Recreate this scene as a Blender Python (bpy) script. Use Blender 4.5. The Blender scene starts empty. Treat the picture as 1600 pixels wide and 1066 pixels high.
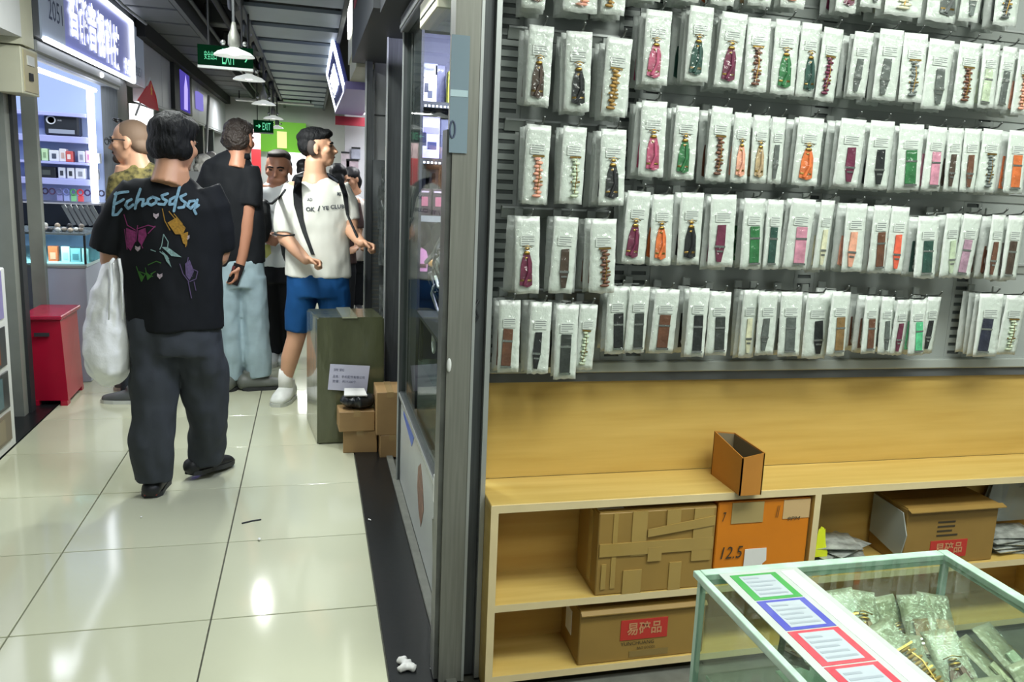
import bpy, bmesh, math, random
from mathutils import Vector, Matrix, Quaternion, noise
from mathutils.bvhtree import BVHTree

SC = bpy.context.scene
COL = SC.collection
rnd = random.Random(7)

# ------------------------------------------------------------------ camera
F, PX, PY, CH = 1350.0, 880.0, 540.0, 1.5          # focal length and principal point in pixels of a 1600 x 1066 frame, eye height
_a, _b, _s = 486 - PX, 263 - PY, .052
_t = -(F * F + _b * (_b + _s * (PX - 486))) / (_a + _b * _s)
_V1 = Vector((_a, -_b, -F)); _V2 = Vector((_t, -(263 + _s * (PX + _t - 486) - PY), -F))
AY = _V1.normalized(); AX = (_V2 - AY * _V2.dot(AY)).normalized(); AZ = AX.cross(AY)
RW = Matrix((AX, AY, AZ))                            # camera axes -> world axes
EYE = Vector((0, 0, CH))
cam = bpy.data.cameras.new('camera'); cam_o = bpy.data.objects.new('camera', cam); COL.objects.link(cam_o)
cam.sensor_width = 36; cam.lens = F / 1600 * 36
cam.shift_x = -(PX - 800) / 1600; cam.shift_y = (PY - 533) / 1600
cam.clip_start = .05; cam.clip_end = 100
cam_o.matrix_world = Matrix.Translation(EYE) @ RW.to_4x4()
SC.camera = cam_o

# ------------------------------------------------------------------ world, exposure, large lights
SC.view_settings.view_transform = 'Standard'; SC.view_settings.look = 'None'
SC.view_settings.gamma = 1; SC.view_settings.use_curve_mapping = False
SC.view_settings.exposure = EXPOSURE if 'EXPOSURE' in globals() else 0.0
SC.cycles.use_denoising = True
SC.cycles.max_bounces = 7; SC.cycles.transparent_max_bounces = 24; SC.cycles.caustics_reflective = False; SC.cycles.caustics_refractive = False
SC.cycles.sample_clamp_indirect = 4
W = bpy.data.worlds.new('hall_light'); SC.world = W; W.use_nodes = True
W.node_tree.nodes['Background'].inputs[0].default_value = (.93, 1.0, .97, 1)
W.node_tree.nodes['Background'].inputs[1].default_value = .32

def area(name, loc, size, power, color=(1, 1, 1), rot=(0, 0, 0), size_y=None):
    l = bpy.data.lights.new(name, 'AREA'); l.energy = power; l.color = color; l.size = size
    if size_y: l.shape = 'RECTANGLE'; l.size_y = size_y
    o = bpy.data.objects.new(name, l); COL.objects.link(o); o.location = loc; o.rotation_euler = rot
    return o
# unseen lamps added for strap shop and passage; their fittings are built further down
area('shop_fill_light', (1.35, 1.15, 2.655), 1.15, 36, (.95, 1.0, .94), size_y=.58)
area('shop_fill_light', (2.55, 1.15, 2.655), 1.15, 26, (.95, 1.0, .94), size_y=.58)
area('shop_fill_light', (1.35, -.25, 2.655), 1.15, 20, (.95, 1.0, .94), size_y=.58)
for _x, _y, _p in ((.02, .6, 12), (.02, 3.1, 30), (-.62, 4.5, 34)):
    area('passage_fill_light', (_x, _y, 2.56), .05, _p, (.95, 1.0, .97), size_y=1.2)

# ------------------------------------------------------------------ pixel helpers: a pixel of the photograph on a plane of the place
def ray(x, y): return RW @ Vector((x - PX, -(y - PY), -F))
def pY(x, y, Y): d = ray(x, y); return EYE + d * (Y / d.y)
def pX(x, y, X): d = ray(x, y); return EYE + d * (X / d.x)
def pZ(x, y, z=0.0): d = ray(x, y); return EYE + d * ((z - CH) / d.z)
def mpp(x, y, Y):                                   # metres per pixel at that point
    p = pY(x, y, Y) - EYE
    return -(RW.transposed() @ p).z / F

# ------------------------------------------------------------------ materials
def lin(c):
    if isinstance(c, str):
        c = c.lstrip('#'); c = [int(c[i:i + 2], 16) / 255 for i in (0, 2, 4)]
    return tuple(((v / 12.92) if v <= .04045 else ((v + .055) / 1.055) ** 2.4) for v in c) + (1,)
MATS = {}
def mat(name, c, rough=.5, metal=0, var=0, vscale=8, bump=0, bscale=40, emit=0, spec=.5, stretch=None, coat=0, trans=0, alpha=1, ecol=None, c2=None):
    if name in MATS: return MATS[name]
    m = bpy.data.materials.new(name); m.use_nodes = True; MATS[name] = m
    nt = m.node_tree; b = nt.nodes['Principled BSDF']; L = nt.links.new
    base = lin(c)
    b.inputs['Base Color'].default_value = base
    b.inputs['Roughness'].default_value = rough; b.inputs['Metallic'].default_value = metal
    b.inputs['Specular IOR Level'].default_value = spec
    b.inputs['Coat Weight'].default_value = coat; b.inputs['Transmission Weight'].default_value = trans
    b.inputs['Alpha'].default_value = alpha
    if emit: b.inputs['Emission Color'].default_value = lin(ecol or c); b.inputs['Emission Strength'].default_value = emit
    if var or bump or c2:
        tc = nt.nodes.new('ShaderNodeTexCoord'); mp = nt.nodes.new('ShaderNodeMapping'); L(tc.outputs['Object'], mp.inputs[0])
        if stretch: mp.inputs['Scale'].default_value = stretch
    if var or c2:
        n = nt.nodes.new('ShaderNodeTexNoise'); n.inputs['Scale'].default_value = vscale; n.inputs['Detail'].default_value = 5
        L(mp.outputs[0], n.inputs['Vector'])
        r = nt.nodes.new('ShaderNodeValToRGB'); L(n.outputs['Fac'], r.inputs[0])
        r.color_ramp.elements[0].position = .3; r.color_ramp.elements[1].position = .7
        if c2:
            r.color_ramp.elements[0].color = base; r.color_ramp.elements[1].color = lin(c2)
        else:
            r.color_ramp.elements[0].color = tuple(max(0, v * (1 - var)) for v in base[:3]) + (1,)
            r.color_ramp.elements[1].color = tuple(min(1, v * (1 + var)) for v in base[:3]) + (1,)
        L(r.outputs[0], b.inputs['Base Color'])
    if bump:
        n2 = nt.nodes.new('ShaderNodeTexNoise'); n2.inputs['Scale'].default_value = bscale; n2.inputs['Detail'].default_value = 4
        L(mp.outputs[0], n2.inputs['Vector'])
        bp = nt.nodes.new('ShaderNodeBump'); bp.inputs['Strength'].default_value = bump; bp.inputs['Distance'].default_value = .02
        L(n2.outputs['Fac'], bp.inputs['Height']); L(bp.outputs[0], b.inputs['Normal'])
    return m
def glow(name, c, s):
    if name in MATS: return MATS[name]
    m = bpy.data.materials.new(name); m.use_nodes = True; MATS[name] = m
    nt = m.node_tree; nt.nodes.remove(nt.nodes['Principled BSDF'])
    e = nt.nodes.new('ShaderNodeEmission'); e.inputs[0].default_value = lin(c); e.inputs[1].default_value = s
    nt.links.new(e.outputs[0], nt.nodes['Material Output'].inputs[0])
    return m
def clear(name, tint, gloss=.1, rough=.05, bump=0, bscale=60, edge=.6, gcol=(1, 1, 1, 1)):
    """thin clear sheet: transparent with a fresnel gloss"""
    if name in MATS: return MATS[name]
    m = bpy.data.materials.new(name); m.use_nodes = True; MATS[name] = m
    nt = m.node_tree; nt.nodes.remove(nt.nodes['Principled BSDF']); L = nt.links.new
    t = nt.nodes.new('ShaderNodeBsdfTransparent'); t.inputs[0].default_value = lin(tint)
    g = nt.nodes.new('ShaderNodeBsdfGlossy'); g.inputs['Roughness'].default_value = rough; g.inputs[0].default_value = gcol
    fr = nt.nodes.new('ShaderNodeLayerWeight'); fr.inputs['Blend'].default_value = .5
    pw = nt.nodes.new('ShaderNodeMath'); pw.operation = 'POWER'; pw.inputs[1].default_value = 5
    ml = nt.nodes.new('ShaderNodeMath'); ml.operation = 'MULTIPLY'; ml.inputs[1].default_value = edge
    L(fr.outputs['Facing'], pw.inputs[0]); L(pw.outputs[0], ml.inputs[0])
    ad = nt.nodes.new('ShaderNodeMath'); ad.operation = 'ADD'; ad.inputs[1].default_value = gloss; ad.use_clamp = True
    mx = nt.nodes.new('ShaderNodeMixShader')
    L(ml.outputs[0], ad.inputs[0]); L(ad.outputs[0], mx.inputs[0]); L(t.outputs[0], mx.inputs[1]); L(g.outputs[0], mx.inputs[2])
    if bump:
        tc = nt.nodes.new('ShaderNodeTexCoord'); n2 = nt.nodes.new('ShaderNodeTexNoise'); n2.inputs['Scale'].default_value = bscale
        L(tc.outputs['Object'], n2.inputs['Vector'])
        bp = nt.nodes.new('ShaderNodeBump'); bp.inputs['Strength'].default_value = bump; bp.inputs['Distance'].default_value = .02
        L(n2.outputs['Fac'], bp.inputs['Height']); L(bp.outputs[0], g.inputs['Normal']); L(bp.outputs[0], fr.inputs['Normal'])
    L(mx.outputs[0], nt.nodes['Material Output'].inputs[0])
    return m

# ------------------------------------------------------------------ mesh helpers
BASE = {}
TS = bpy.data.scenes.new('workbench')                # a scratch scene, so that modifiers are evaluated away from the big one
def evaluated(o):
    TS.collection.objects.link(o); vl = TS.view_layers[0]; vl.update(); dg = vl.depsgraph
    me = bpy.data.meshes.new_from_object(o.evaluated_get(dg)); TS.collection.objects.unlink(o); return me
def link(name, me, m=None, parent=None, loc=None):
    o = bpy.data.objects.new(name, me); COL.objects.link(o)
    if m is not None and me is not None and not me.materials: me.materials.append(m)
    if parent is not None: o.parent = parent
    if loc is not None: o.location = loc
    return o
def base_of(p):
    while p is not None and p.parent is not None: p = p.parent
    return BASE.get(p, Vector((0, 0, 0))) if p is not None else Vector((0, 0, 0))
def obj(name, bm, m, parent=None, smooth=False, keep=False):
    """world-space bmesh -> ONE mesh object (made local to its thing's base)"""
    bs = base_of(parent)
    if bs.length > 0 and not keep: bmesh.ops.translate(bm, vec=-bs, verts=bm.verts)
    me = bpy.data.meshes.new(name); bm.to_mesh(me); bm.free()
    if smooth:
        for p in me.polygons: p.use_smooth = True
    return link(name, me, m, parent)
def tag(o, label=None, cat=None, group=None, kind=None):
    if label: o['label'] = label
    if cat: o['category'] = cat
    if group: o['group'] = group
    if kind: o['kind'] = kind
    return o
def thing(name, label, cat, loc=(0, 0, 0), group=None):
    o = bpy.data.objects.new(name, None); COL.objects.link(o); o.location = loc; o.empty_display_size = .05
    BASE[o] = Vector(loc); return tag(o, label, cat, group)
def struct(name, bm, m, parent=None, label=None, smooth=False):
    o = obj(name, bm, m, parent, smooth)
    if parent is None: o['kind'] = 'structure'
    if label: o['label'] = label
    return o
def copy_tree(o, parent=None):
    c = o.copy(); COL.objects.link(c); c.parent = parent
    for ch in list(o.children): copy_tree(ch, c)
    return c
def NB(): return bmesh.new()
def box(bm, lo, hi, bev=0, rot=None, mi=0):
    lo, hi = Vector(lo), Vector(hi); c = (lo + hi) / 2; s = hi - lo
    M = Matrix.Translation(c) @ (rot.to_4x4() if rot is not None else Matrix.Identity(4)) @ Matrix.Diagonal((s.x, s.y, s.z, 1))
    r = bmesh.ops.create_cube(bm, size=1, matrix=M)
    if bev:
        es = list({e for v in r['verts'] for e in v.link_edges})
        bmesh.ops.bevel(bm, geom=es, offset=bev, segments=1, affect='EDGES')
    return r['verts']
def hexa(bm, p):                                     # 8 corners: 4 bottom then 4 top, in order
    v = [bm.verts.new(q) for q in p]
    for f in ((3, 2, 1, 0), (4, 5, 6, 7), (0, 1, 5, 4), (1, 2, 6, 5), (2, 3, 7, 6), (3, 0, 4, 7)): bm.faces.new([v[i] for i in f])
def quad(bm, *p):
    return bm.faces.new([bm.verts.new(q) for q in p])
def slab(bm, pts, n, t):                             # polygon extruded along n by t
    n = Vector(n) * t
    a = [bm.verts.new(p) for p in pts]; b = [bm.verts.new(Vector(p) + n) for p in pts]
    bm.faces.new(a[::-1]); bm.faces.new(b)
    for i in range(len(a)): j = (i + 1) % len(a); bm.faces.new((a[i], a[j], b[j], b[i]))
def tube(bm, pts, r, seg=8, ref=Vector((1, 0, 0)), rnd_end=False, close=False):
    """loft of elliptical rings; r = radius, or list of radius / (ra, rb)"""
    pts = [Vector(p) for p in pts]; n = len(pts)
    rs = r if isinstance(r, (list, tuple)) and len(r) == n and not (isinstance(r, tuple) and n == 2 and False) else [r] * n
    rs = [(q, q) if not isinstance(q, (list, tuple)) else q for q in rs]
    if rnd_end:
        d0 = (pts[0] - pts[1]).normalized(); d1 = (pts[-1] - pts[-2]).normalized()
        e0 = [(pts[0] + d0 * min(rs[0]) * math.sin(a), [q * math.cos(a) for q in rs[0]]) for a in (1.35, .9, .45)]
        e1 = [(pts[-1] + d1 * min(rs[-1]) * math.sin(a), [q * math.cos(a) for q in rs[-1]]) for a in (.45, .9, 1.35)]
        pts = [e[0] for e in e0] + pts + [e[0] for e in e1]; rs = [e[1] for e in e0] + rs + [e[1] for e in e1]; n = len(pts)
    rings = []; pa = None
    for i in range(n):
        t = (pts[min(i + 1, n - 1)] - pts[max(i - 1, 0)])
        t = t.normalized() if t.length > 1e-9 else Vector((0, 0, 1))
        rf = ref if pa is None else pa
        if pa is None and abs(t.dot(rf)) > .92: rf = Vector((0, 1, 0)) if abs(t.y) < .8 else Vector((0, 0, 1))
        a = (rf - t * rf.dot(t)).normalized(); pa = a; b = t.cross(a)
        rings.append([bm.verts.new(pts[i] + a * rs[i][0] * math.cos(k * 2 * math.pi / seg) + b * rs[i][1] * math.sin(k * 2 * math.pi / seg)) for k in range(seg)])
    for i in range(n - 1):
        for k in range(seg):
            j = (k + 1) % seg; bm.faces.new((rings[i][k], rings[i][j], rings[i + 1][j], rings[i + 1][k]))
    bm.faces.new(rings[0][::-1]); bm.faces.new(rings[-1])
def ball(bm, c, r, rot=None, u=16, v=10):
    r = (r, r, r) if not isinstance(r, (tuple, list)) else r
    M = Matrix.Translation(Vector(c)) @ (rot.to_4x4() if rot is not None else Matrix.Identity(4)) @ Matrix.Diagonal((r[0], r[1], r[2], 1))
    bmesh.ops.create_uvsphere(bm, u_segments=u, v_segments=v, radius=1, matrix=M)
def lathe(bm, c, prof, seg=24, axis='Z'):
    rings = []
    for (r, h) in prof:
        if axis == 'Z': rings.append([bm.verts.new(Vector(c) + Vector((r * math.cos(k * 2 * math.pi / seg), r * math.sin(k * 2 * math.pi / seg), h))) for k in range(seg)])
        else: rings.append([bm.verts.new(Vector(c) + Vector((r * math.cos(k * 2 * math.pi / seg), -h, r * math.sin(k * 2 * math.pi / seg)))) for k in range(seg)])
    for i in range(len(rings) - 1):
        for k in range(seg):
            j = (k + 1) % seg; bm.faces.new((rings[i][k], rings[i][j], rings[i + 1][j], rings[i + 1][k]))
    if prof[0][0] > 1e-5: bm.faces.new(rings[0][::-1])
    if prof[-1][0] > 1e-5: bm.faces.new(rings[-1])
def remesh(bm, voxel, smooth=4, disp=None, seed=0):
    """fuse overlapping closed solids into one continuous skin"""
    bmesh.ops.recalc_face_normals(bm, faces=bm.faces)
    me = bpy.data.meshes.new('tmp'); bm.to_mesh(me); bm.free()
    o = bpy.data.objects.new('tmp', me)
    r = o.modifiers.new('r', 'REMESH'); r.mode = 'VOXEL'; r.voxel_size = voxel; r.use_smooth_shade = True
    if smooth:
        s = o.modifiers.new('s', 'SMOOTH'); s.factor = .5; s.iterations = smooth
    out = evaluated(o)
    bpy.data.objects.remove(o); bpy.data.meshes.remove(me)
    out.materials.clear()
    if disp:
        amp, sc = disp
        out.update()
        N = len(out.vertices); co = [0.0] * (3 * N); no = [0.0] * (3 * N)
        out.vertices.foreach_get('co', co); out.vertex_normals.foreach_get('vector', no)
        for i in range(N):
            q = Vector(co[3 * i:3 * i + 3]) * sc + Vector((seed, seed * 1.7, 0)); q.z *= .6
            d = (noise.noise(q) * .65 + noise.noise(q * 2.3) * .35) * amp
            for k in range(3): co[3 * i + k] += no[3 * i + k] * d
        out.vertices.foreach_set('co', co); out.update()
    for p in out.polygons: p.use_smooth = True
    return out
_TXT = {}
def text_mesh(s, size=1, shear=0, bold=0.0):
    """text as a flat mesh, centred on its own box, about `size` tall"""
    cu = bpy.data.curves.new('t', 'FONT'); cu.body = s; cu.size = 1; cu.shear = shear; cu.offset = bold; cu.resolution_u = 2
    o = bpy.data.objects.new('t', cu)
    me = evaluated(o)
    bpy.data.objects.remove(o); bpy.data.curves.remove(cu)
    me.materials.clear()
    if len(me.vertices):
        xs = [v.co.x for v in me.vertices]; ys = [v.co.y for v in me.vertices]
        cx, cy, h = (min(xs) + max(xs)) / 2, (min(ys) + max(ys)) / 2, max(ys) - min(ys)
        for v in me.vertices: v.co = Vector(((v.co.x - cx) / h * size, (v.co.y - cy) / h * size, 0))
    return me
def text_on(name, s, c, ux, uy, w, h, m, parent, lift=.002, shear=0, bold=0, depth=0):
    """lettering in the plane (ux, uy) round c, stretched to w x h"""
    me = text_mesh(s, 1, shear, bold)
    xs = [v.co.x for v in me.vertices] or [0, 1]; ww = max(xs) - min(xs)
    ux, uy = Vector(ux).normalized(), Vector(uy).normalized(); n = ux.cross(uy)
    bs = base_of(parent)
    for v in me.vertices: v.co = Vector(c) + ux * (v.co.x / ww * w) + uy * (v.co.y * h) + n * lift - bs
    if depth:
        bm = NB(); bm.from_mesh(me); r = bmesh.ops.extrude_face_region(bm, geom=bm.faces[:])
        bmesh.ops.translate(bm, vec=n * depth, verts=[g for g in r['geom'] if isinstance(g, bmesh.types.BMVert)])
        bm.to_mesh(me); bm.free()
    return link(name, me, m, parent)
# ================================================================== THE SETTING
M_tile = mat('polished_tile', '#b9bba1', .09, var=.05, vscale=1.3, spec=.55)
M_grout = mat('dark_grout', '#5b5c52', .8)
M_black = mat('black_granite', '#15181a', .3, var=.3, vscale=60)
M_kerb = mat('grey_kerb', '#6d6f68', .5, var=.15, vscale=20)
M_dark = mat('dark_paint', '#24272a', .6)
M_ceilblack = mat('black_ceiling_paint', '#0b0d10', .8)
M_ceilpan = mat('grey_ceiling_sheet', '#93a0aa', .45, var=.06, vscale=3, metal=.2)
M_soffit = mat('grey_soffit', '#565a5c', .6, var=.08, vscale=3)
M_white = mat('white_paint', '#d6d8d6', .5, var=.03, vscale=5)
M_cream = mat('cream_paint', '#c9c8b0', .5, var=.04, vscale=6)
M_steel = mat('brushed_steel', '#878880', .4, metal=.45, var=.12, vscale=5, stretch=(30, 30, 1.0))
M_dsteel = mat('dark_steel', '#565a5b', .4, metal=.4, var=.2, vscale=5, stretch=(20, 20, 1.0))
M_alu = mat('aluminium', '#b9bdbb', .35, metal=.6, var=.06, vscale=4)
M_grey = mat('grey_paint', '#8d9090', .5, var=.05, vscale=4)

bm = NB(); box(bm, (-4.5, -3, -.12), (4.5, 22, -.012)); FLOOR = struct('floor', bm, M_grout, label='polished beige tiled passage floor')
# tiles, one object each, sharing one mesh
X0, X1, X2, X3 = -1.49, -.924, -.327, .22
def tile_mesh(w, d):
    b = NB(); box(b, (-w / 2, -d / 2, -.012), (w / 2, d / 2, 0), bev=.0016); me = bpy.data.meshes.new('floor_tile'); b.to_mesh(me); b.free(); me.materials.append(M_tile); return me
TP = .635
for a, b in ((X0, X1), (X1, X2), (X2, X3)):
    me = tile_mesh(b - a - .005, TP - .005)
    for k in range(-7, 30):
        link('floor_tile', me, None, FLOOR, ((a + b) / 2, 2.872 + TP * (k + .5), 0))
# plain floors inside the shops
for x0, x1, y0, y1 in ((.41, 4.4, -3, 2.3),):
    b = NB(); box(b, (x0, y0, -.012), (x1, y1, -.001)); obj('shop_floor', b, M_kerb, FLOOR)
b = NB(); box(b, (-4.5, -3, -.012), (-1.493, 22, .002)); struct('trim_1', b, M_black, label='black granite strip along the left shops')
b = NB(); box(b, (.223, -3, -.012), (.38, 22, .002)); struct('trim_2', b, M_black, label='black granite strip along the right shops')
b = NB(); box(b, (.382, -3, -.012), (.416, 22, .012), bev=.003); struct('trim_3', b, M_kerb, label='worn grey kerb below the glass front')

# wall between the strap shop and the next shop
b = NB(); box(b, (.50, 2.524, 0), (4.4, 2.60, 2.68)); struct('wall_right', b, mat('wall_board', '#a6aaa2', .6))
b = NB(); box(b, (4.4, -3, 0), (4.5, 22, 3.0)); struct('wall_far_right', b, M_white)
b = NB(); box(b, (-4.5, -3, 0), (-4.4, 22, 3.0)); struct('wall_far_left', b, M_white)
b = NB(); box(b, (-4.5, 17.0, 0), (4.5, 17.1, 3.0)); struct('wall_back', b, M_white)
# ceilings
b = NB(); box(b, (.45, -3, 2.68), (4.5, 2.6, 2.76)); CE = struct('ceiling_shop', b, mat('ceiling_white', '#dfe2dc', .7))
b = NB(); box(b, (-4.5, -3, 3.05), (4.5, 22, 3.15)); struct('ceiling', b, M_ceilblack)
b = NB(); box(b, (-4.4, 5.75, 2.60), (-1.6, 17, 2.66)); struct('ceiling_left_shops', b, M_white)
b = NB(); box(b, (.55, 2.6, 2.30), (4.4, 17, 2.36)); struct('ceiling_right_shops', b, M_white)

# grey sheets hung under the right half of the passage ceiling, each a part
b = NB(); box(b, (-.46, 3.0, 2.70), (.24, 17, 2.74)); CR = struct('ceiling_hung', b, mat('dark_grey_sheet', '#59656c', .6)) 
for k in range(16):
    y = 3.2 + k * .86
    b = NB(); hexa(b, [(-.44, y, 2.575), (.21, y, 2.575), (.21, y + .62, 2.575), (-.44, y + .62, 2.575), (-.44, y, 2.60), (.21, y, 2.60), (.21, y + .62, 2.60), (-.44, y + .62, 2.60)])
    obj('ceiling_sheet', b, M_ceilpan, CR)
    b = NB(); box(b, (-.44, y + .70, 2.60), (.21, y + .76, 2.68)); obj('crossbar', b, M_soffit, CR)
b = NB(); box(b, (-.47, 3.0, 2.55), (-.44, 17, 2.70)); obj('edge_channel', b, M_soffit, CR)
b = NB(); box(b, (.21, 3.0, 2.55), (.24, 17, 2.70)); obj('edge_channel', b, M_soffit, CR)

# left soffit: a box with grey panels
b = NB(); box(b, (-1.45, 5.5, 2.72), (-.98, 17, 2.78)); CL = struct('ceiling_left', b, M_dark)
for k in range(15):
    y = 5.6 + k * .76
    b = NB(); box(b, (-1.40, y, 2.68), (-1.02, y + .68, 2.72), bev=.006); obj('soffit_panel', b, M_soffit, CL)
b = NB(); box(b, (-1.0, 5.5, 2.66), (-.96, 17, 2.80)); obj('soffit_edge', b, M_soffit, CL)
b = NB(); box(b, (-1.46, 8.6, 2.55), (-1.38, 17, 2.72)); obj('soffit_edge', b, M_ceilblack, CL)

# left row of shop fronts: fascia above, walls between the openings
b = NB(); box(b, (-1.56, 8.95, 2.02), (-1.47, 17, 2.72)); WL = struct('wall_left_fascia', b, mat('fascia_grey', '#bfc1c8', .45, var=.05, vscale=2))
for k in range(8):
    y = 8.97 + k * 1.0
    b = NB(); box(b, (-1.47, y, 2.04), (-1.462, y + .985, 2.55), bev=.002); obj('fascia_panel', b, MATS['fascia_grey'], WL)
b = NB(); box(b, (-1.62, 7.95, 0), (-1.50, 8.35, 2.6)); struct('wall_left_pier', b, M_dsteel)
b = NB(); box(b, (-3.6, 7.96, 0), (-1.62, 8.02, 2.6)); struct('wall_left_partition', b, mat('bluish_white_wall', '#a9bbe0', .5))
b = NB(); box(b, (-3.6, 5.4, 0), (-3.5, 8.0, 2.6)); struct('wall_left_shop_back', b, MATS['bluish_white_wall'])
# second and further left shops: dark fronts with posts
for k, y in enumerate((9.6, 10.9, 12.3, 13.8, 15.2)):
    b = NB(); box(b, (-1.62, y, 0), (-1.50, y + .14, 2.05)); struct('wall_left_post_%d' % (k + 1), b, M_dsteel)
b = NB(); box(b, (-2.2, 8.35, 0), (-2.1, 17, 2.6)); struct('wall_left_inner', b, mat('shop_inner', '#878c8c', .6, var=.2, vscale=3))

# far end: green board over a bright shop
# ================================================================== STRAP SHOP: panel, hooks, bags
YW = 2.5
M_panel = mat('grey_panel_metal', '#a3a9a5', .4, metal=.2, var=.05, vscale=3)
M_rail = mat('grey_rail_metal', '#abb1ac', .38, metal=.25, var=.06, vscale=3)
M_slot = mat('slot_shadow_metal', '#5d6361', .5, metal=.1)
PN = thing('pegboard', 'grey slotted metal panel filled with hanging strap packets', 'display panel', (1.8, YW, .9))
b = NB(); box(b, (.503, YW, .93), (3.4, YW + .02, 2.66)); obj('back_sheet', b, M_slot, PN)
# slotted uprights: a ladder of bars either side of slots
def ladder(x0, x1, z0=.955, z1=2.64, pitch=.0285):
    b = NB()
    box(b, (x0, YW - .006, z0), (x0 + .012, YW, z1)); box(b, (x1 - .012, YW - .006, z0), (x1, YW, z1))
    z = z0
    while z < z1 - .02:
        box(b, (x0 + .012, YW - .006, z), (x1 - .012, YW, z + .0165)); z += pitch
    o = obj('slotted_upright', b, M_panel, PN); o['kind'] = 'stuff'; return o
_lx = [.503, .862, .935, 1.515, 2.14]
for x in _lx: ladder(x, x + .0725)
for x0, x1 in ((.5765, .861), (1.0085, 1.514), (1.5885, 2.139), (2.2135, 3.4)):
    b = NB(); box(b, (x0, YW - .006, .955), (x1, YW, 2.64)); obj('plain_sheet', b, M_panel, PN)
XS = 1.0 - .045
RL = [1.885, 1.635, 1.388, 1.150]            # left rails
RR = [2.03, 1.775, 1.505, 1.262]             # right rails
def rail(x0, x1, z):
    b = NB(); 
    hexa(b, [(x0, YW - .012, z), (x1, YW - .012, z), (x1, YW - .004, z), (x0, YW - .004, z), (x0, YW - .022, z + .030), (x1, YW - .022, z + .030), (x1, YW - .004, z + .036), (x0, YW - .004, z + .036)])
    obj('rail', b, M_rail, PN)
    b = NB(); box(b, (x0, YW - .026, z + .028), (x1, YW - .012, z + .034)); obj('rail_lip', b, M_alu, PN)
for z in RL: rail(.53, XS, z)
for z in RR + [2.28]: rail(XS + .004, 3.4, z)
rail(.53, XS, 2.14)
b = NB(); box(b, (.50, YW - .03, .925), (3.4, YW + .01, .958), bev=.003); obj('ledge', b, M_rail, PN)
b = NB(); box(b, (.50, YW - .018, .895), (3.4, YW + .01, .925)); obj('ledge_base', b, M_soffit, PN)
b = NB(); box(b, (.488, YW - .012, .9), (.502, YW + .01, 2.66)); obj('side_trim', b, mat('trim_grey', '#6f7570', .45), PN)

# ---- packet meshes (nominal 70 mm wide, 210 mm tall, hung from the top middle, front face at y = 0)
BW, BH = .07, .21
M_card = mat('white_card', '#e9ece6', .5, var=.02, vscale=12)
M_pouch = mat('frosted_plastic', '#dde2dd', .28, var=.03, vscale=25, bump=.25, bscale=45, coat=.3)
M_film = clear('clear_film', '#f4f7f4', .04, .16, bump=.5, bscale=45)
M_gold = mat('gold_metal', '#b08d4a', .3, metal=.9); M_silver = mat('silver_metal', '#b4b6b4', .25, metal=.9)
M_label = mat('paper_label', '#dcdfdc', .6); M_ink = mat('grey_print', '#8b8f8f', .7)
def to_me(b, name, m, smooth=False):
    me = bpy.data.meshes.new(name); b.to_mesh(me); b.free(); me.materials.append(m)
    for p in me.polygons: p.use_smooth = smooth
    return me
def pouch_mesh(th, puff, seed):
    """sealed pouch: flat header, pillow body, crimped seal at the bottom"""
    r = random.Random(seed); b = NB(); NX, NZ = 6, 12
    F_, K_ = [], []
    for j in range(NZ + 1):
        v = j / NZ; z = -v * BH; rowf, rowk = [], []
        for i in range(NX + 1):
            u = i / NX
            prof = (math.sin(math.pi * u) ** .6) * min(1, max(0, (v - .12) / .25)) * min(1, max(0, (.955 - v) / .10))
            t = puff * prof * (.85 + .3 * r.random())
            x = (u - .5) * BW + (r.random() - .5) * .0016
            zz = z + ((r.random() - .5) * .005 if j == NZ else 0)
            rowf.append(b.verts.new((x, -t * .35 + (r.random() - .5) * .0012, zz)))
            rowk.append(b.verts.new((x, th * .35 + t * .65, zz)))
        F_.append(rowf); K_.append(rowk)
    for j in range(NZ):
        for i in range(NX):
            b.faces.new((F_[j][i], F_[j + 1][i], F_[j + 1][i + 1], F_[j][i + 1]))
            b.faces.new((K_[j][i], K_[j][i + 1], K_[j + 1][i + 1], K_[j + 1][i]))
    for j in range(NZ):
        b.faces.new((F_[j][0], K_[j][0], K_[j + 1][0], F_[j + 1][0])); b.faces.new((F_[j][NX], F_[j + 1][NX], K_[j + 1][NX], K_[j][NX]))
    for i in range(NX):
        b.faces.new((F_[0][i], F_[0][i + 1], K_[0][i + 1], K_[0][i])); b.faces.new((F_[NZ][i], K_[NZ][i], K_[NZ][i + 1], F_[NZ][i + 1]))
    return to_me(b, 'pouch', M_pouch, True)
POUCH = [pouch_mesh(.003, .012, i) for i in range(5)]
BACK = [pouch_mesh(.006, .034, 20 + i) for i in range(4)]
M_back = mat('grey_frosted_plastic', '#c6ccc7', .3, var=.05, vscale=25, bump=.3, bscale=45, coat=.3)
for _m in BACK: _m.materials.clear(); _m.materials.append(M_back)
def film_mesh(seed):
    r = random.Random(seed); b = NB(); NX, NZ = 7, 14; g = []
    for j in range(NZ + 1):
        v = j / NZ; g.append([b.verts.new(((i / NX - .5) * BW * .94, -.0065 - .0035 * math.sin(math.pi * i / NX) * (v > .15) - r.random() * .003, -BH * (.06 + .9 * v))) for i in range(NX + 1)])
    for j in range(NZ):
        for i in range(NX): b.faces.new((g[j][i], g[j + 1][i], g[j + 1][i + 1], g[j][i + 1]))
    return to_me(b, 'clear_film', M_film, False)
FILM = [film_mesh(i) for i in range(5)]
def label_mesh():
    b = NB(); box(b, (-.021, -.0062, -.078), (.021, -.0055, -.050)); return to_me(b, 'paper_label', M_label)
LABEL = label_mesh()
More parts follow.
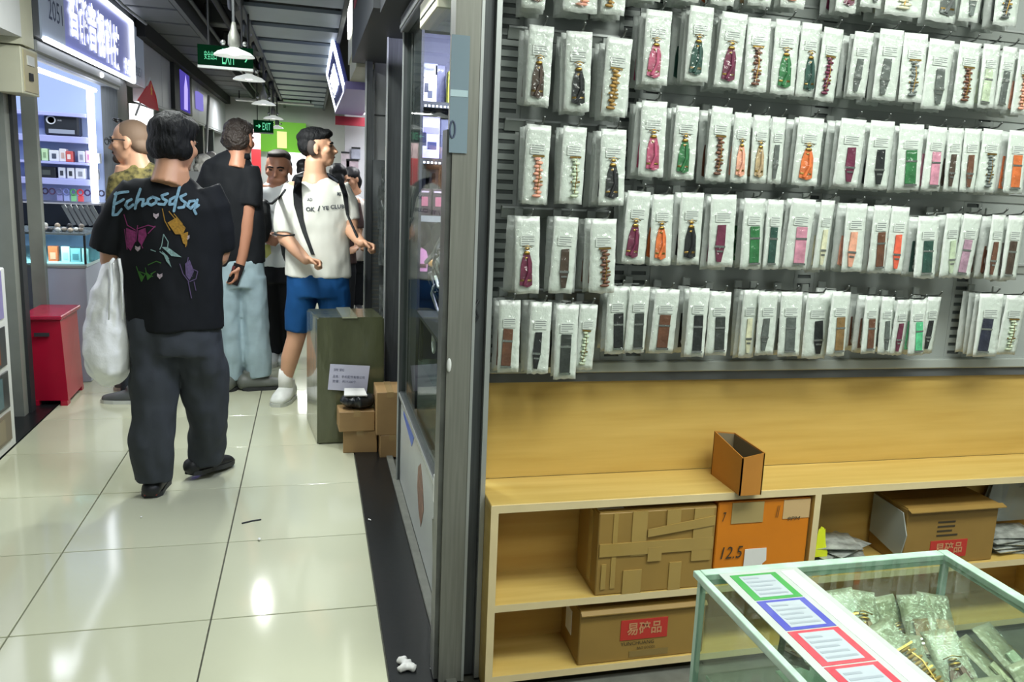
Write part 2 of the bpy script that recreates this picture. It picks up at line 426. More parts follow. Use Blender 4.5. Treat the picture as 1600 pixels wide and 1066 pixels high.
def print_mesh():
    b = NB()
    for k, w in enumerate((.036, .034, .036, .022)): box(b, (-.018, -.0066, -.056 - k * .006), (-.018 + w, -.0062, -.054 - k * .006))
    return to_me(b, 'printed_line', M_ink)
PRINT = print_mesh()
def strap_meshes(kind):
    """returns [(part name, mesh without material)]"""
    out = []
    if kind == 'band':
        b = NB(); box(b, (-.0125, -.0068, -.190), (.0125, -.0048, -.082), bev=.001)
        for k in range(5): box(b, (-.003, -.0074, -.178 + k * .012), (.003, -.0068, -.174 + k * .012))
        out.append(('strap', to_me(b, 'strap', None)))
        b = NB(); box(b, (-.014, -.0082, -.196), (.014, -.0060, -.190)); box(b, (-.0125, -.0080, -.120), (.0125, -.0064, -.114)); out.append(('buckle', to_me(b, 'buckle', M_silver)))
    elif kind == 'tail':
        b = NB(); slab(b, [(-.006, -.0045, -.098), (.006, -.0045, -.098), (.012, -.0045, -.125), (.014, -.0045, -.185), (.004, -.0045, -.192), (-.012, -.0045, -.186), (-.011, -.0045, -.13)], (0, -1, 0), .0030)
        tube(b, [(.004, -.008, -.11), (.006, -.0085, -.15), (-.003, -.008, -.185)], .004, 6)
        out.append(('strap', to_me(b, 'strap', None, False)))
        b = NB()
        for z, r in ((-.086, .0055), (-.098, .007), (-.112, .0045)): ball(b, (0, -.0075, z), (r, r * .5, r * .8), u=8, v=6)
        box(b, (-.0115, -.0078, -.176), (.0115, -.0072, -.170)); tube(b, [(-.010, -.008, -.083), (0, -.010, -.078), (.010, -.008, -.083)], .0013, 5)
        out.append(('buckle', to_me(b, 'buckle', M_gold, True)))
    elif kind == 'beads':
        b = NB(); rr = random.Random(3)
        for k in range(11): ball(b, ((k % 2 - .5) * .004, -.0075, -.090 - k * .0098), (.0075 + rr.random() * .003, .004, .0048), u=8, v=6)
        out.append(('strap', to_me(b, 'strap', None, True)))
        b = NB(); box(b, (-.013, -.0085, -.085), (.013, -.0060, -.080)); box(b, (-.011, -.0085, -.152), (.011, -.0070, -.147)); tube(b, [(0, -.009, -.09), (.003, -.011, -.13), (-.002, -.010, -.18)], .0012, 5)
        out.append(('buckle', to_me(b, 'buckle', M_gold, False)))
    elif kind == 'flat':
        b = NB(); slab(b, [(-.008, -.0045, -.088), (.008, -.0045, -.086), (.0095, -.0045, -.15), (.005, -.0045, -.194), (-.004, -.0045, -.193), (-.009, -.0045, -.15)], (0, -1, 0), .0035)
        out.append(('strap', to_me(b, 'strap', None)))
        b = NB(); box(b, (-.010, -.0095, -.152), (.010, -.0070, -.146)); box(b, (-.006, -.0095, -.165), (.006, -.0075, -.160)); out.append(('buckle', to_me(b, 'buckle', M_silver)))
    return out
STRAP = {k: strap_meshes(k) for k in ('band', 'tail', 'beads', 'flat')}
CS = {'black': '#1d2022', 'dark': '#363a38', 'grey': '#5d6260', 'brown': '#6b4432', 'dkbrown': '#4a3a30', 'tan': '#87683f', 'maroon': '#6b2743', 'red': '#b5263c', 'pink': '#d690a8', 'rose': '#b3506f', 'green': '#2e7040',
      'pale': '#c3cfb4', 'cream': '#ddd8bb', 'orange': '#d8703a', 'coral': '#f0644a', 'mint': '#5cc08c', 'mauve': '#b58fa5', 'gold': '#a5803c', 'navy': '#2a2c40', 'slate': '#6f7775', 'teal': '#274a41', 'beige': '#b39a78', 'salmon': '#e8a48c'}
CW = {'black': 'black', 'dark': 'charcoal', 'grey': 'grey', 'brown': 'brown', 'dkbrown': 'dark brown', 'tan': 'tan', 'maroon': 'maroon', 'red': 'red', 'pink': 'pink', 'rose': 'rose pink', 'green': 'green', 'pale': 'pale green',
      'cream': 'cream', 'orange': 'orange', 'coral': 'coral red', 'mint': 'mint green', 'mauve': 'mauve', 'gold': 'gold brown', 'navy': 'navy', 'slate': 'slate grey', 'teal': 'dark green', 'beige': 'beige', 'salmon': 'salmon pink'}
KW = {'band': 'plain band', 'tail': 'scarf strap', 'beads': 'beaded strap', 'flat': 'tapered strap'}
SM = {}
def strap_mesh(kind, color):
    if (kind, color) not in SM:
        me = STRAP[kind][0][1].copy(); me.name = 'strap'; me.materials.clear()
        me.materials.append(mat('strap_' + color, CS[color], .45, var=.25, vscale=60)); SM[(kind, color)] = me
    return SM[(kind, color)]
M_hook = mat('chrome_hook', '#6a6e6c', .3, metal=.8)
def hook_mesh():
    b = NB(); tube(b, [(0, 0, -.004), (0, -.10, .000), (0, -.195, .010), (0, -.212, .022)], .0028, 6); ball(b, (0, -.213, .023), .0042, u=8, v=6)
    return to_me(b, 'peg', M_hook, True)
def clip_mesh():
    b = NB(); box(b, (-.013, -.010, -.008), (.013, .0, .018), bev=.002); return to_me(b, 'clip', M_rail)
HOOK, CLIP = hook_mesh(), clip_mesh()
ORD = ['first', 'second', 'third', 'fourth', 'fifth', 'sixth', 'seventh', 'eighth', 'ninth', 'tenth', 'eleventh', 'twelfth', 'thirteenth', 'fourteenth', 'fifteenth', 'sixteenth', 'seventeenth']
# rows: (row wording, rail height, [(x left, x right, y top, y bottom, kind, colour, packets behind)])
ROWS = [
 ('cut-off top row, left block', 2.14, [(822, 860, -105, 14, 'tail', 'brown', 3), (884, 940, -100, 20, 'beads', 'salmon', 3), (946, 984, -96, 24, 'beads', 'gold', 3)]),
 ('first full row, left block', 1.885, [(827, 866, 40, 165, 'tail', 'dkbrown', 3), (885, 926, 49, 175, 'tail', 'black', 3), (949, 989, 59, 183, 'beads', 'gold', 3)]),
 ('second full row, left block', 1.635, [(823, 862, 195, 319, 'beads', 'salmon', 3), (880, 918, 198, 319, 'beads', 'pale', 3), (939, 980, 202, 321, 'tail', 'black', 3)]),
 ('third full row, left block', 1.388, [(805, 844, 338, 459, 'tail', 'maroon', 3), (866, 905, 339, 459, 'flat', 'dkbrown', 3), (923, 964, 342, 458, 'beads', 'brown', 3)]),
 ('bottom row, left block', 1.150, [(780, 814, 469, 582, 'band', 'brown', 2), (829, 863, 472, 584, 'flat', 'black', 2), (869, 905, 476, 592, 'band', 'dark', 2), (906, 935, 476, 578, 'beads', 'pale', 2)]),
 ('cut-off top row, right block', 2.28, [(1003, 1040, -115, 2, 'tail', 'rose', 2), (1066, 1104, -112, 3, 'tail', 'green', 2), (1122, 1158, -110, 9, 'beads', 'orange', 2), (1180, 1216, -106, 10, 'tail', 'beige', 2), (1232, 1270, -102, 14, 'beads', 'salmon', 2), (1318, 1351, -96, 22, 'tail', 'maroon', 2), (1354, 1388, -98, 14, 'flat', 'grey', 2), (1392, 1452, -90, 27, 'beads', 'cream', 2), (1460, 1510, -82, 36, 'tail', 'grey', 2), (1514, 1545, -80, 36, 'flat', 'slate', 2), (1566, 1602, -76, 42, 'beads', 'grey', 2)]),
 ('second row, right block', 2.03, [(1010, 1051, 16, 133, 'tail', 'rose', 3), (1078, 1117, 10, 128, 'tail', 'teal', 3), (1129, 1169, 20, 138, 'tail', 'maroon', 3), (1169, 1205, 28, 145, 'beads', 'brown', 3), (1212, 1252, 31, 148, 'tail', 'green', 3), (1253, 1286, 36, 152, 'tail', 'teal', 2), (1287, 1320, 44, 159, 'beads', 'maroon', 2), (1336, 1366, 50, 152, 'flat', 'grey', 3), (1376, 1413, 46, 158, 'flat', 'grey', 2), (1414, 1450, 52, 161, 'beads', 'slate', 2), (1453, 1493, 62, 172, 'flat', 'grey', 2), (1500, 1535, 66, 169, 'beads', 'brown', 2), (1537, 1564, 69, 170, 'band', 'pale', 2), (1568, 1590, 73, 172, 'band', 'grey', 2), (1592, 1622, 78, 181, 'beads', 'salmon', 2)]),
 ('third row, right block', 1.775, [(1003, 1043, 158, 277, 'tail', 'rose', 3), (1057, 1093, 166, 281, 'tail', 'green', 3), (1112, 1146, 167, 284, 'beads', 'brown', 3), (1148, 1175, 176, 286, 'tail', 'salmon', 2), (1177, 1205, 180, 287, 'tail', 'beige', 2), (1206, 1229, 183, 288, 'flat', 'grey', 2), (1249, 1288, 184, 291, 'tail', 'orange', 3), (1315, 1354, 186, 293, 'flat', 'maroon', 3), (1361, 1399, 189, 297, 'flat', 'black', 2), (1407, 1444, 194, 298, 'band', 'green', 3), (1451, 1481, 198, 299, 'band', 'pink', 2), (1483, 1506, 200, 300, 'flat', 'dkbrown', 2), (1508, 1534, 201, 301, 'flat', 'brown', 2), (1538, 1567, 202, 302, 'beads', 'slate', 2), (1578, 1608, 204, 303, 'band', 'orange', 2)]),
 ('fourth row, right block', 1.505, [(980, 1018, 299, 413, 'tail', 'maroon', 3), (1019, 1053, 304, 415, 'tail', 'orange', 2), (1064, 1101, 301, 414, 'tail', 'black', 3), (1111, 1152, 304, 418, 'flat', 'maroon', 3), (1163, 1197, 310, 421, 'band', 'green', 2), (1199, 1226, 312, 421, 'band', 'teal', 2), (1238, 1275, 311, 422, 'band', 'pink', 3), (1283, 1306, 313, 423, 'flat', 'cream', 2), (1323, 1356, 318, 425, 'flat', 'salmon', 2), (1366, 1393, 321, 427, 'band', 'brown', 2), (1394, 1422, 323, 428, 'flat', 'coral', 2), (1434, 1470, 338, 435, 'band', 'teal', 2), (1478, 1504, 334, 435, 'flat', 'pale', 2), (1507, 1534, 335, 436, 'band', 'mauve', 2), (1550, 1573, 336, 437, 'flat', 'brown', 2), (1576, 1602, 337, 438, 'band', 'dkbrown', 2)]),
 ('bottom row, right block', 1.262, [(950, 983, 448, 553, 'band', 'black', 2), (984, 1017, 448, 552, 'band', 'dark', 2), (1024, 1063, 452, 553, 'band', 'brown', 2), (1078, 1109, 450, 557, 'band', 'black', 2), (1110, 1143, 456, 555, 'band', 'dark', 2), (1162, 1186, 453, 560, 'flat', 'cream', 2), (1187, 1217, 456, 555, 'flat', 'grey', 2), (1221, 1254, 456, 556, 'band', 'grey', 2), (1262, 1298, 459, 560, 'flat', 'black', 2), (1300, 1331, 456, 556, 'band', 'tan', 2), (1352, 1376, 463, 552, 'band', 'brown', 2), (1378, 1398, 464, 553, 'flat', 'grey', 2), (1402, 1424, 469, 556, 'flat', 'maroon', 2), (1425, 1448, 469, 555, 'band', 'mint', 2), (1449, 1472, 464, 552, 'flat', 'black', 2), (1532, 1568, 459, 557, 'band', 'navy', 3), (1574, 1605, 462, 555, 'beads', 'pale', 2)]),
]
br = random.Random(11)
n_b = 0
for row, rz, items in ROWS:
    for i, (xl, xr, yt, yb, kind, colr, nb) in enumerate(items):
        yf = YW - .155 - br.random() * .02 if 'bottom' not in row else YW - .13 - br.random() * .03
        P0 = pY((xl + xr) / 2, yt, yf); P1 = pY((xl + xr) / 2, yb, yf); wd = (pY(xr, (yt + yb) / 2, yf) - pY(xl, (yt + yb) / 2, yf)).length
        w, h = wd * .97, P0.z - P1.z
        sx, sz = w / BW, h / BH
        sd = ORD[i] + ' from left in ' + row
        t = thing('strap_packet', '%s %s packet, %s' % (CW[colr], KW[kind], sd), 'strap packet', P0, 'front strap packets on the panel')
        t.scale = (sx, 1, sz); t.rotation_euler = ((br.random() - .5) * .10, (br.random() - .5) * .07, (br.random() - .5) * .16)
        k = br.randrange(5)
        link('pouch', POUCH[k], None, t); link('clear_film', FILM[br.randrange(5)], None, t)
        s = link('strap', strap_mesh(kind, colr), None, t)
        s.rotation_euler = (0, (br.random() - .5) * .12, 0); s.scale = ((1.38 if kind in ('tail', 'flat') else 1.28) * (BW * 1.0 / .07), 1.1, 1.0)
        link('buckle', STRAP[kind][1][1], None, s)
        lb = link('paper_label', LABEL, None, t); link('printed_line', PRINT, None, lb)
        # packets behind it on the same hook
        gap = (YW - .035 - yf) / (nb + .4)
        for q in range(nb):
            yy = yf + gap * (q + .75)
            t2 = link('strap_packet', BACK[br.randrange(4)], None, None, (P0.x + (br.random() - .5) * .014, yy, P0.z - br.random() * .008))
            t2.scale = (sx * (1 + br.random() * .05), gap / .038, sz * (.97 + br.random() * .05)); t2.rotation_euler = ((br.random() - .5) * .03, (br.random() - .5) * .06, (br.random() - .5) * .06)
            tag(t2, 'frosted packet %s behind the %s front one, %s' % (('directly', 'two places', 'three places')[q], ORD[i], row), 'strap packet', 'packets stacked behind the %s one, %s' % (ORD[i], row))
            if br.random() < .8:
                s2 = link('strap', strap_mesh('band' if 'band' == kind else 'tail', colr), None, t2, (-.014, -.004, 0)); s2.rotation_euler = (0, 0, .3)
            n_b += 1
        hk = thing('peg_hook', 'chrome peg hook, %s' % sd, 'hook', (P0.x + .008, YW - .026, P0.z - .004), 'peg hooks on the panel')
        pg = link('peg', HOOK, None, hk); pg.scale = (1, (YW - .004 - yf) / .213, 1)
        cl = link('clip', CLIP, None, hk, (0, 0, .004))
print('packets', n_b + sum(len(r[2]) for r in ROWS))

# ================================================================== wooden wall panel, cabinet
M_wood = mat('light_ash_wood', '#bd9c50', .42, vscale=3.2, stretch=(.6, 1.5, 9.0), c2='#cdae62')
M_wood2 = mat('light_ash_wood_top', '#c6a658', .38, vscale=3.2, stretch=(.6, 9.0, 1.5), c2='#d6ba70')
M_woodin = mat('light_ash_wood_inner', '#b8944c', .5, vscale=3, stretch=(.6, 2, 8.0), c2='#c8a75e')
M_edge = mat('wood_edging', '#d8c79b', .45, var=.05, vscale=10)
WP = thing('wood_backboard', 'light wood backboard between strap panel and low cabinet', 'wall panel', (1.8, 2.5, .59))
b = NB(); box(b, (.50, 2.497, .588), (3.4, 2.52, .895)); obj('board', b, M_wood, WP)
b = NB(); box(b, (1.37, 2.4955, .588), (1.46, 2.497, .592)); obj('gap_line', b, M_dark, WP)
CF, CBK, CT = 2.272, 2.495, .588
CB = thing('low_cabinet', 'low open light-wood shelf cabinet under the strap panel', 'cabinet', (1.8, 2.38, 0))
b = NB(); box(b, (.487, CF, CT - .022), (3.4, CBK, CT), bev=.002); obj('top_board', b, M_wood2, CB)
b = NB(); box(b, (.487, CF - .001, CT - .024), (3.4, CF, CT - .001)); obj('edge_band', b, M_edge, CB)
for x in (.487, 1.535, 2.60):
    b = NB(); box(b, (x, CF + .0, 0), (x + .022, CBK, CT - .022), bev=.001); o = obj('upright_board', b, M_wood, CB)
    b = NB(); box(b, (x, CF - .001, 0), (x + .022, CF, CT - .024)); obj('edge_band', b, M_edge, o)
b = NB(); box(b, (.509, CBK - .012, 0), (3.4, CBK, CT - .022)); obj('back_board', b, M_woodin, CB)
for (x0, x1) in ((.509, 1.535), (1.557, 2.60), (2.622, 3.4)):
    for z in (.258, .03):
        b = NB(); box(b, (x0, CF, z), (x1, CBK - .012, z + .022)); o = obj('shelf_board', b, M_wood2, CB)
        b = NB(); box(b, (x0, CF - .001, z), (x1, CF, z + .022)); obj('edge_band', b, M_edge, o)
SH = .281

# ---- cartons on the shelves
M_kraft = mat('kraft_board', '#94763a', .6, var=.08, vscale=6); M_kraft2 = mat('kraft_board_dark', '#8d6f36', .6, var=.08, vscale=6)
M_tape = mat('parcel_tape', '#a58a4c', .18, coat=.5, var=.05, vscale=9); M_paper = mat('white_paper', '#dcdcd8', .6)
M_orange = mat('orange_board', '#cf7a16', .45, var=.07, vscale=5); M_redprint = mat('red_print', '#b8352c', .5); M_blackprint = mat('dark_print', '#3b3222', .6)
def carton(name, label, x0, x1, y0, y1, z0, z1, m, flaps=True):
    t = thing(name, label, 'box', ((x0 + x1) / 2, (y0 + y1) / 2, z0))
    b = NB(); box(b, (x0, y0, z0), (x1, y1, z1), bev=.003); obj('body', b, m, t)
    if flaps:
        ym = (y0 + y1) / 2
        b = NB(); box(b, (x0 + .002, y0 + .002, z1), (x1 - .002, ym - .002, z1 + .003)); obj('flap', b, m, t)
        b = NB(); box(b, (x0 + .002, ym + .002, z1), (x1 - .002, y1 - .002, z1 + .003)); obj('flap', b, m, t)
    return t
t = carton('taped_carton', 'brown carton criss-crossed with shiny tape on the upper shelf', .815, 1.196, 2.276, 2.47, SH, SH + .262, M_kraft)
yq = 2.2745
for _k, (x0, x1, z0, z1) in enumerate(((.86, .875, .02, .26), (.92, .968, .12, .262), (.83, .845, .02, .1), (1.05, 1.09, 0, .09), (.90, .96, 0, .075), (1.12, 1.185, .09, .26), (.82, 1.19, .125, .165), (1.03, 1.075, .2, .262), (.975, 1.02, .10, .145))):
    b = NB(); box(b, (x0, yq - .001 - _k * .0004, SH + z0), (x1, yq + .002, SH + z1)); obj('tape_strip', b, M_tape, t)
b = NB(); slab(b, [(.97, yq - .006, SH + .205), (1.19, yq - .006, SH + .235), (1.19, yq - .006, SH + .205), (.97, yq - .006, SH + .18)], (0, 1, 0), .003); obj('tape_strip', b, M_tape, t)
b = NB(); box(b, (.818, 2.30, SH + .265), (.90, 2.38, SH + .2665)); obj('tape_strip', b, MATS['white_paper'], t)
b = NB(); box(b, (.8135, 2.33, SH + .02), (.816, 2.36, SH + .25)); obj('tape_strip', b, M_tape, t)
t = carton('orange_carton', 'orange printed carton beside the taped one on the upper shelf', 1.204, 1.528, 2.282, 2.47, SH, SH + .268, M_orange)
yq = 2.2805
b = NB(); box(b, (1.25, yq - .001, SH + .20), (1.36, yq + .002, SH + .268)); obj('tape_strip', b, mat('grey_tape', '#a3905f', .25), t)
b = NB(); box(b, (1.206, yq - .001, SH + .0), (1.30, yq + .002, SH + .055)); obj('tape_strip', b, MATS['grey_tape'], t)
b = NB(); box(b, (1.43, yq - .0005, SH + .205), (1.525, yq + .002, SH + .268)); obj('pale_print', b, mat('pale_print', '#c7a878', .5), t)
for s, cx, cz, w, h in (('12.5', 1.262, .105, .075, .04), ('9PM', 1.47, .205, .045, .013), ('||', 1.41, .232, .012, .04), ('7', 1.225, .225, .012, .03)):
    text_on('marker_writing', s, (cx, yq - .001, SH + cz), (1, 0, 0), (0, 0, 1), w, h, M_blackprint, t, lift=.001, shear=.2)
b = NB(); slab(b, [(1.305, yq - .003, SH + .0), (1.375, yq - .003, SH + .0), (1.372, yq - .003, SH + .06), (1.385, yq - .003, SH + .07), (1.382, yq - .003, SH + .112), (1.307, yq - .003, SH + .112)], (0, 1, 0), .002); obj('shipping_label', b, M_paper, t)
# lower box with red stamp
t = carton('stamped_carton', 'brown carton with a red stamp and label on the lower shelf', .775, 1.19, 2.28, 2.47, .053, .228, M_kraft)
def stamp(t, cx, yq, z, w, h):
    b = NB(); box(b, (cx - w / 2, yq - .001, z - h / 2), (cx + w / 2, yq + .001, z + h / 2)); r = obj('red_stamp', b, M_redprint, t)
    text_on('stamp_lettering', '易碎品', (cx, yq - .001, z + h * .06), (1, 0, 0), (0, 0, 1), w * .74, h * .66, mat('stamp_letters', '#c08a62', .6), t, lift=.001, bold=.02)
    return r
stamp(t, .985, 2.279, .155, .155, .066)
text_on('printed_text', 'YUNCHUANG', (.965, 2.2785, .110), (1, 0, 0), (0, 0, 1), .11, .012, M_blackprint, t, lift=.001)
text_on('printed_text', 'BAG GOODS', (.995, 2.2785, .092), (1, 0, 0), (0, 0, 1), .06, .009, M_blackprint, t, lift=.001)
b = NB(); box(b, (.94, 2.2785, .062), (1.07, 2.2795, .083)); obj('printed_block', b, mat('faded_print', '#86703f', .6), t)
b = NB(); box(b, (.7735, 2.36, .11), (.7755, 2.42, .19)); obj('shipping_label', b, M_paper, t)
b = NB(); slab(b, [(.776, 2.279, .228), (1.19, 2.279, .228), (1.19, 2.268, .218), (.776, 2.268, .218)], (0, 0, 1), .003); obj('flap', b, M_kraft, t)
# right hand box
t = carton('stamped_carton', 'brown carton with red stamp in the right upper compartment', 1.905, 2.275, 2.285, 2.47, SH, SH + .205, M_kraft2)
stamp(t, 2.085, 2.284, SH + .055, .15, .062)
for k, w in enumerate((.07, .07, .06, .085)):
    b = NB(); box(b, (2.03, 2.2835, SH + .15 - k * .016), (2.03 + w, 2.2845, SH + .156 - k * .016)); obj('printed_line', b, M_blackprint, t)
b = NB(); slab(b, [(1.9, 2.285, SH + .206), (2.285, 2.285, SH + .206), (2.285, 2.262, SH + .2), (1.9, 2.262, SH + .2)], (0, 0, 1), .003); obj('flap', b, M_kraft, t)
b = NB(); slab(b, [(1.9, 2.29, SH + .03), (1.9, 2.46, SH + .06), (1.9, 2.46, SH + .2), (1.9, 2.30, SH + .19), (1.9, 2.27, SH + .12)], (-1, 0, 0), .004); obj('plastic_sleeve', b, mat('grey_film', '#9aa09a', .2, coat=.3), t)
# pile of flat foil packets and a yellow one
def crumple(name, label, cat, c, sx, sy, sz, m, seed, group=None, rot=0):
    r = random.Random(seed); b = NB(); N = 6; g = []
    for j in range(N + 1):
        row = []
        for i in range(N + 1):
            u, v = i / N - .5, j / N - .5
            e = (1 - (2 * u) ** 4) * (1 - (2 * v) ** 4)
            row.append((u, v, e))
        g.append(row)
    R_ = Matrix.Rotation(rot, 3, 'Z')
    T = [[b.verts.new(Vector(c) + R_ @ Vector((u * sx * (1 + .06 * r.random()), v * sy * (1 + .06 * r.random()), sz * (.25 + .75 * e) * (.7 + .6 * r.random())))) for u, v, e in row] for row in g]
    B = [[b.verts.new(Vector(c) + R_ @ Vector((u * sx, v * sy, 0))) for u, v, e in row] for row in g]
    for j in range(N):
        for i in range(N):
            b.faces.new((T[j][i], T[j][i + 1], T[j + 1][i + 1], T[j + 1][i])); b.faces.new((B[j][i], B[j + 1][i], B[j + 1][i + 1], B[j][i + 1]))
    for i in range(N):
        b.faces.new((T[0][i], B[0][i], B[0][i + 1], T[0][i + 1])); b.faces.new((T[N][i], T[N][i + 1], B[N][i + 1], B[N][i]))
        b.faces.new((T[i][0], T[i + 1][0], B[i + 1][0], B[i][0])); b.faces.new((T[i][N], B[i][N], B[i + 1][N], T[i + 1][N]))
    o = obj(name, b, m); return tag(o, label, cat, group)
M_foil = mat('silvery_packet', '#b9beb8', .25, metal=.35, var=.35, vscale=25, bump=.4, bscale=30)
for k in range(9):
    crumple('flat_packet', 'silvery flat packet left of the stamped carton, %s from the bottom of its pile' % ORD[k], 'packet', (1.70 + rnd.uniform(-.06, .06), 2.37 + rnd.uniform(-.02, .02), SH + .001 + k * .010), .19, .13, .010, M_foil, 40 + k, 'silvery packets piled on the shelf', rnd.uniform(-.5, .5))
crumple('yellow_packet', 'bright yellow-green packet standing by the cabinet divider', 'packet', (1.595, 2.31, SH + .055), .055, .02, .085, mat('neon_yellow', '#d6e02a', .4), 77)
for k in range(6):
    crumple('flat_packet', 'silvery flat packet right of the stamped carton, %s from the bottom of its pile' % ORD[k], 'packet', (2.41 + rnd.uniform(-.03, .03), 2.37, SH + .001 + k * .012), .20, .13, .012, M_foil, 60 + k, 'silvery packets right of the carton', rnd.uniform(-.3, .3))
crumple('film_bundle', 'upright grey plastic bundle behind packets at the right edge', 'packet', (2.45, 2.44, SH + .08), .2, .05, .15, mat('grey_film', '#9aa09a', .2), 90)
# small open carton on the cabinet top
t = thing('open_carton', 'tall narrow open carton standing on the cabinet top', 'box', (1.295, 2.33, CT))
x0, x1, y0, y1, z1 = 1.248, 1.322, 2.240, 2.440, CT + .128
M_car = mat('orange_brown_board', '#b3782f', .55, var=.08, vscale=6); M_carin = mat('board_inside', '#7c6f55', .7)
hh = {(0, 0): .120, (1, 0): .134, (1, 1): .138, (0, 1): .146}
for nm, (a, c_) in (('front_wall', ((0, 0), (1, 0))), ('side_wall', ((1, 0), (1, 1))), ('back_wall', ((1, 1), (0, 1))), ('side_wall', ((0, 1), (0, 0)))):
    q = lambda k: Vector(((x0, x1)[k[0]], (y0, y1)[k[1]], CT))
    A, B_ = q(a), q(c_); n = Vector((0, 0, 1)).cross(B_ - A).normalized()
    b = NB(); slab(b, [A, B_, B_ + Vector((0, 0, hh[c_])), A + Vector((0, 0, hh[a]))], n, .003); o = obj(nm, b, M_car, t)
    b = NB(); slab(b, [A + n * .003 + Vector((0, 0, .002)), B_ + n * .003 + Vector((0, 0, .002)), B_ + n * .003 + Vector((0, 0, hh[c_] - .004)), A + n * .003 + Vector((0, 0, hh[a] - .004))], n, .001); obj('lining', b, M_carin, o)
b = NB(); box(b, (x0 + .003, y0 + .003, CT), (x1 - .003, y1 - .003, CT + .004)); obj('bottom', b, M_carin, t)

# ================================================================== glass counter in the foreground
M_glass = clear('counter_glass', '#f1f8f3', .035, .02, edge=.4)
M_gedge = mat('green_glass_edge', '#aecbb8', .12, spec=.8, var=.2, vscale=20)
GX0, GX1, GY0, GY1, GZ = .683, 1.247, .35, 1.37, .80
GC = thing('glass_counter', 'glass display counter with green edges in the foreground', 'counter', ((GX0 + GX1) / 2, .86, 0))
def pane(name, lo, hi, parent=GC, m=None):
    b = NB(); box(b, lo, hi); return obj(name, b, m or M_glass, parent)
def edgebar(lo, hi, parent):
    b = NB(); box(b, lo, hi, bev=.001); obj('glass_edge', b, M_gedge, parent)
p = pane('top_pane', (GX0, GY0, GZ - .010), (GX1, GY1, GZ))
for lo, hi in (((GX0 - .001, GY0, GZ - .012), (GX0 + .012, GY1, GZ + .0002)), ((GX1 - .022, GY0, GZ - .012), (GX1 + .001, GY1, GZ + .0002)), ((GX0 + .013, GY1 - .022, GZ - .012), (GX1 - .023, GY1 + .001, GZ + .0002))): edgebar(lo, hi, p)
p = pane('side_pane', (GX0 + .008, GY0, .40), (GX0 + .016, GY1 - .008, GZ - .011)); edgebar((GX0 + .007, GY0, GZ - .022), (GX0 + .017, GY1 - .008, GZ - .0105), p)
p = pane('side_pane', (GX1 - .016, GY0, .40), (GX1 - .008, GY1 - .008, GZ - .011)); edgebar((GX1 - .017, GY0, GZ - .022), (GX1 - .007, GY1 - .008, GZ - .0105), p)
p = pane('back_pane', (GX0 + .008, GY1 - .018, .40), (GX1 - .008, GY1 - .010, GZ - .011)); edgebar((GX0 + .008, GY1 - .020, GZ - .022), (GX1 - .008, GY1 - .009, GZ - .0105), p)
for x in (GX0 + .006, GX1 - .018):
    b = NB(); box(b, (x, GY1 - .02, .40), (x + .012, GY1 - .008, GZ - .011)); obj('corner_edge', b, mat('pale_glass_edge', '#a9c9b6', .15), GC)
p = pane('shelf_pane', (GX0 + .03, GY0, .592), (GX1 - .02, GY1 - .03, .600)); edgebar((GX0 + .028, GY0, .592), (GX0 + .032, GY1 - .03, .600), p)
b = NB(); box(b, (GX0, GY0, 0), (GX1, GY1, .40), bev=.003); obj('plinth', b, M_white, GC)
b = NB(); box(b, (.86, GY0, .588), (GX1 - .02, GY1 - .03, .5915)); obj('deck', b, mat('pale_green_deck', '#bcd0bf', .3), GC)
# card strip lying on the glass
ST = thing('card_strip', 'white strip of coloured price cards along the counter edge', 'card strip', (.80, 1.0, GZ))
b = NB(); box(b, (.722, .40, GZ + .0003), (.885, 1.345, GZ + .0018)); obj('backing', b, mat('strip_white', '#b7beb9', .2, coat=.6), ST)
for i, (y1, y0, c, w) in enumerate(((1.333, 1.236, '#3c9a45', 'green'), (1.232, 1.132, '#4a4fb0', 'blue'), (1.128, 1.026, '#d0414f', 'red'), (1.022, .920, '#c8434f', 'red'), (.916, .81, '#3f77b0', 'blue'))):
    b = NB(); box(b, (.738, y0, GZ + .0018), (.832, y1, GZ + .0026)); o = obj('price_card', b, mat('card_%s' % w, c, .25, coat=.5), ST); o['label'] = '%s bordered card' % w
    b = NB(); box(b, (.752, y0 + .008, GZ + .0026), (.818, y1 - .008, GZ + .0030)); obj('card_panel', b, mat('card_panel', '#aeb8be', .25, coat=.4), o)
    b = NB()
    for k in range(5): box(b, (.757, y0 + .016 + k * .015, GZ + .0030), (.757 + (.056, .05, .042, .056, .03)[k], y0 + .022 + k * .015, GZ + .0033))
    obj('printed_line', b, mat('card_print', '#929ca3', .5), o)
b = NB(); box(b, (.845, .40, GZ + .0018), (.872, 1.335, GZ + .0024)); obj('side_print', b, mat('strip_print', '#cdd6d0', .3, var=.2, vscale=60), ST)
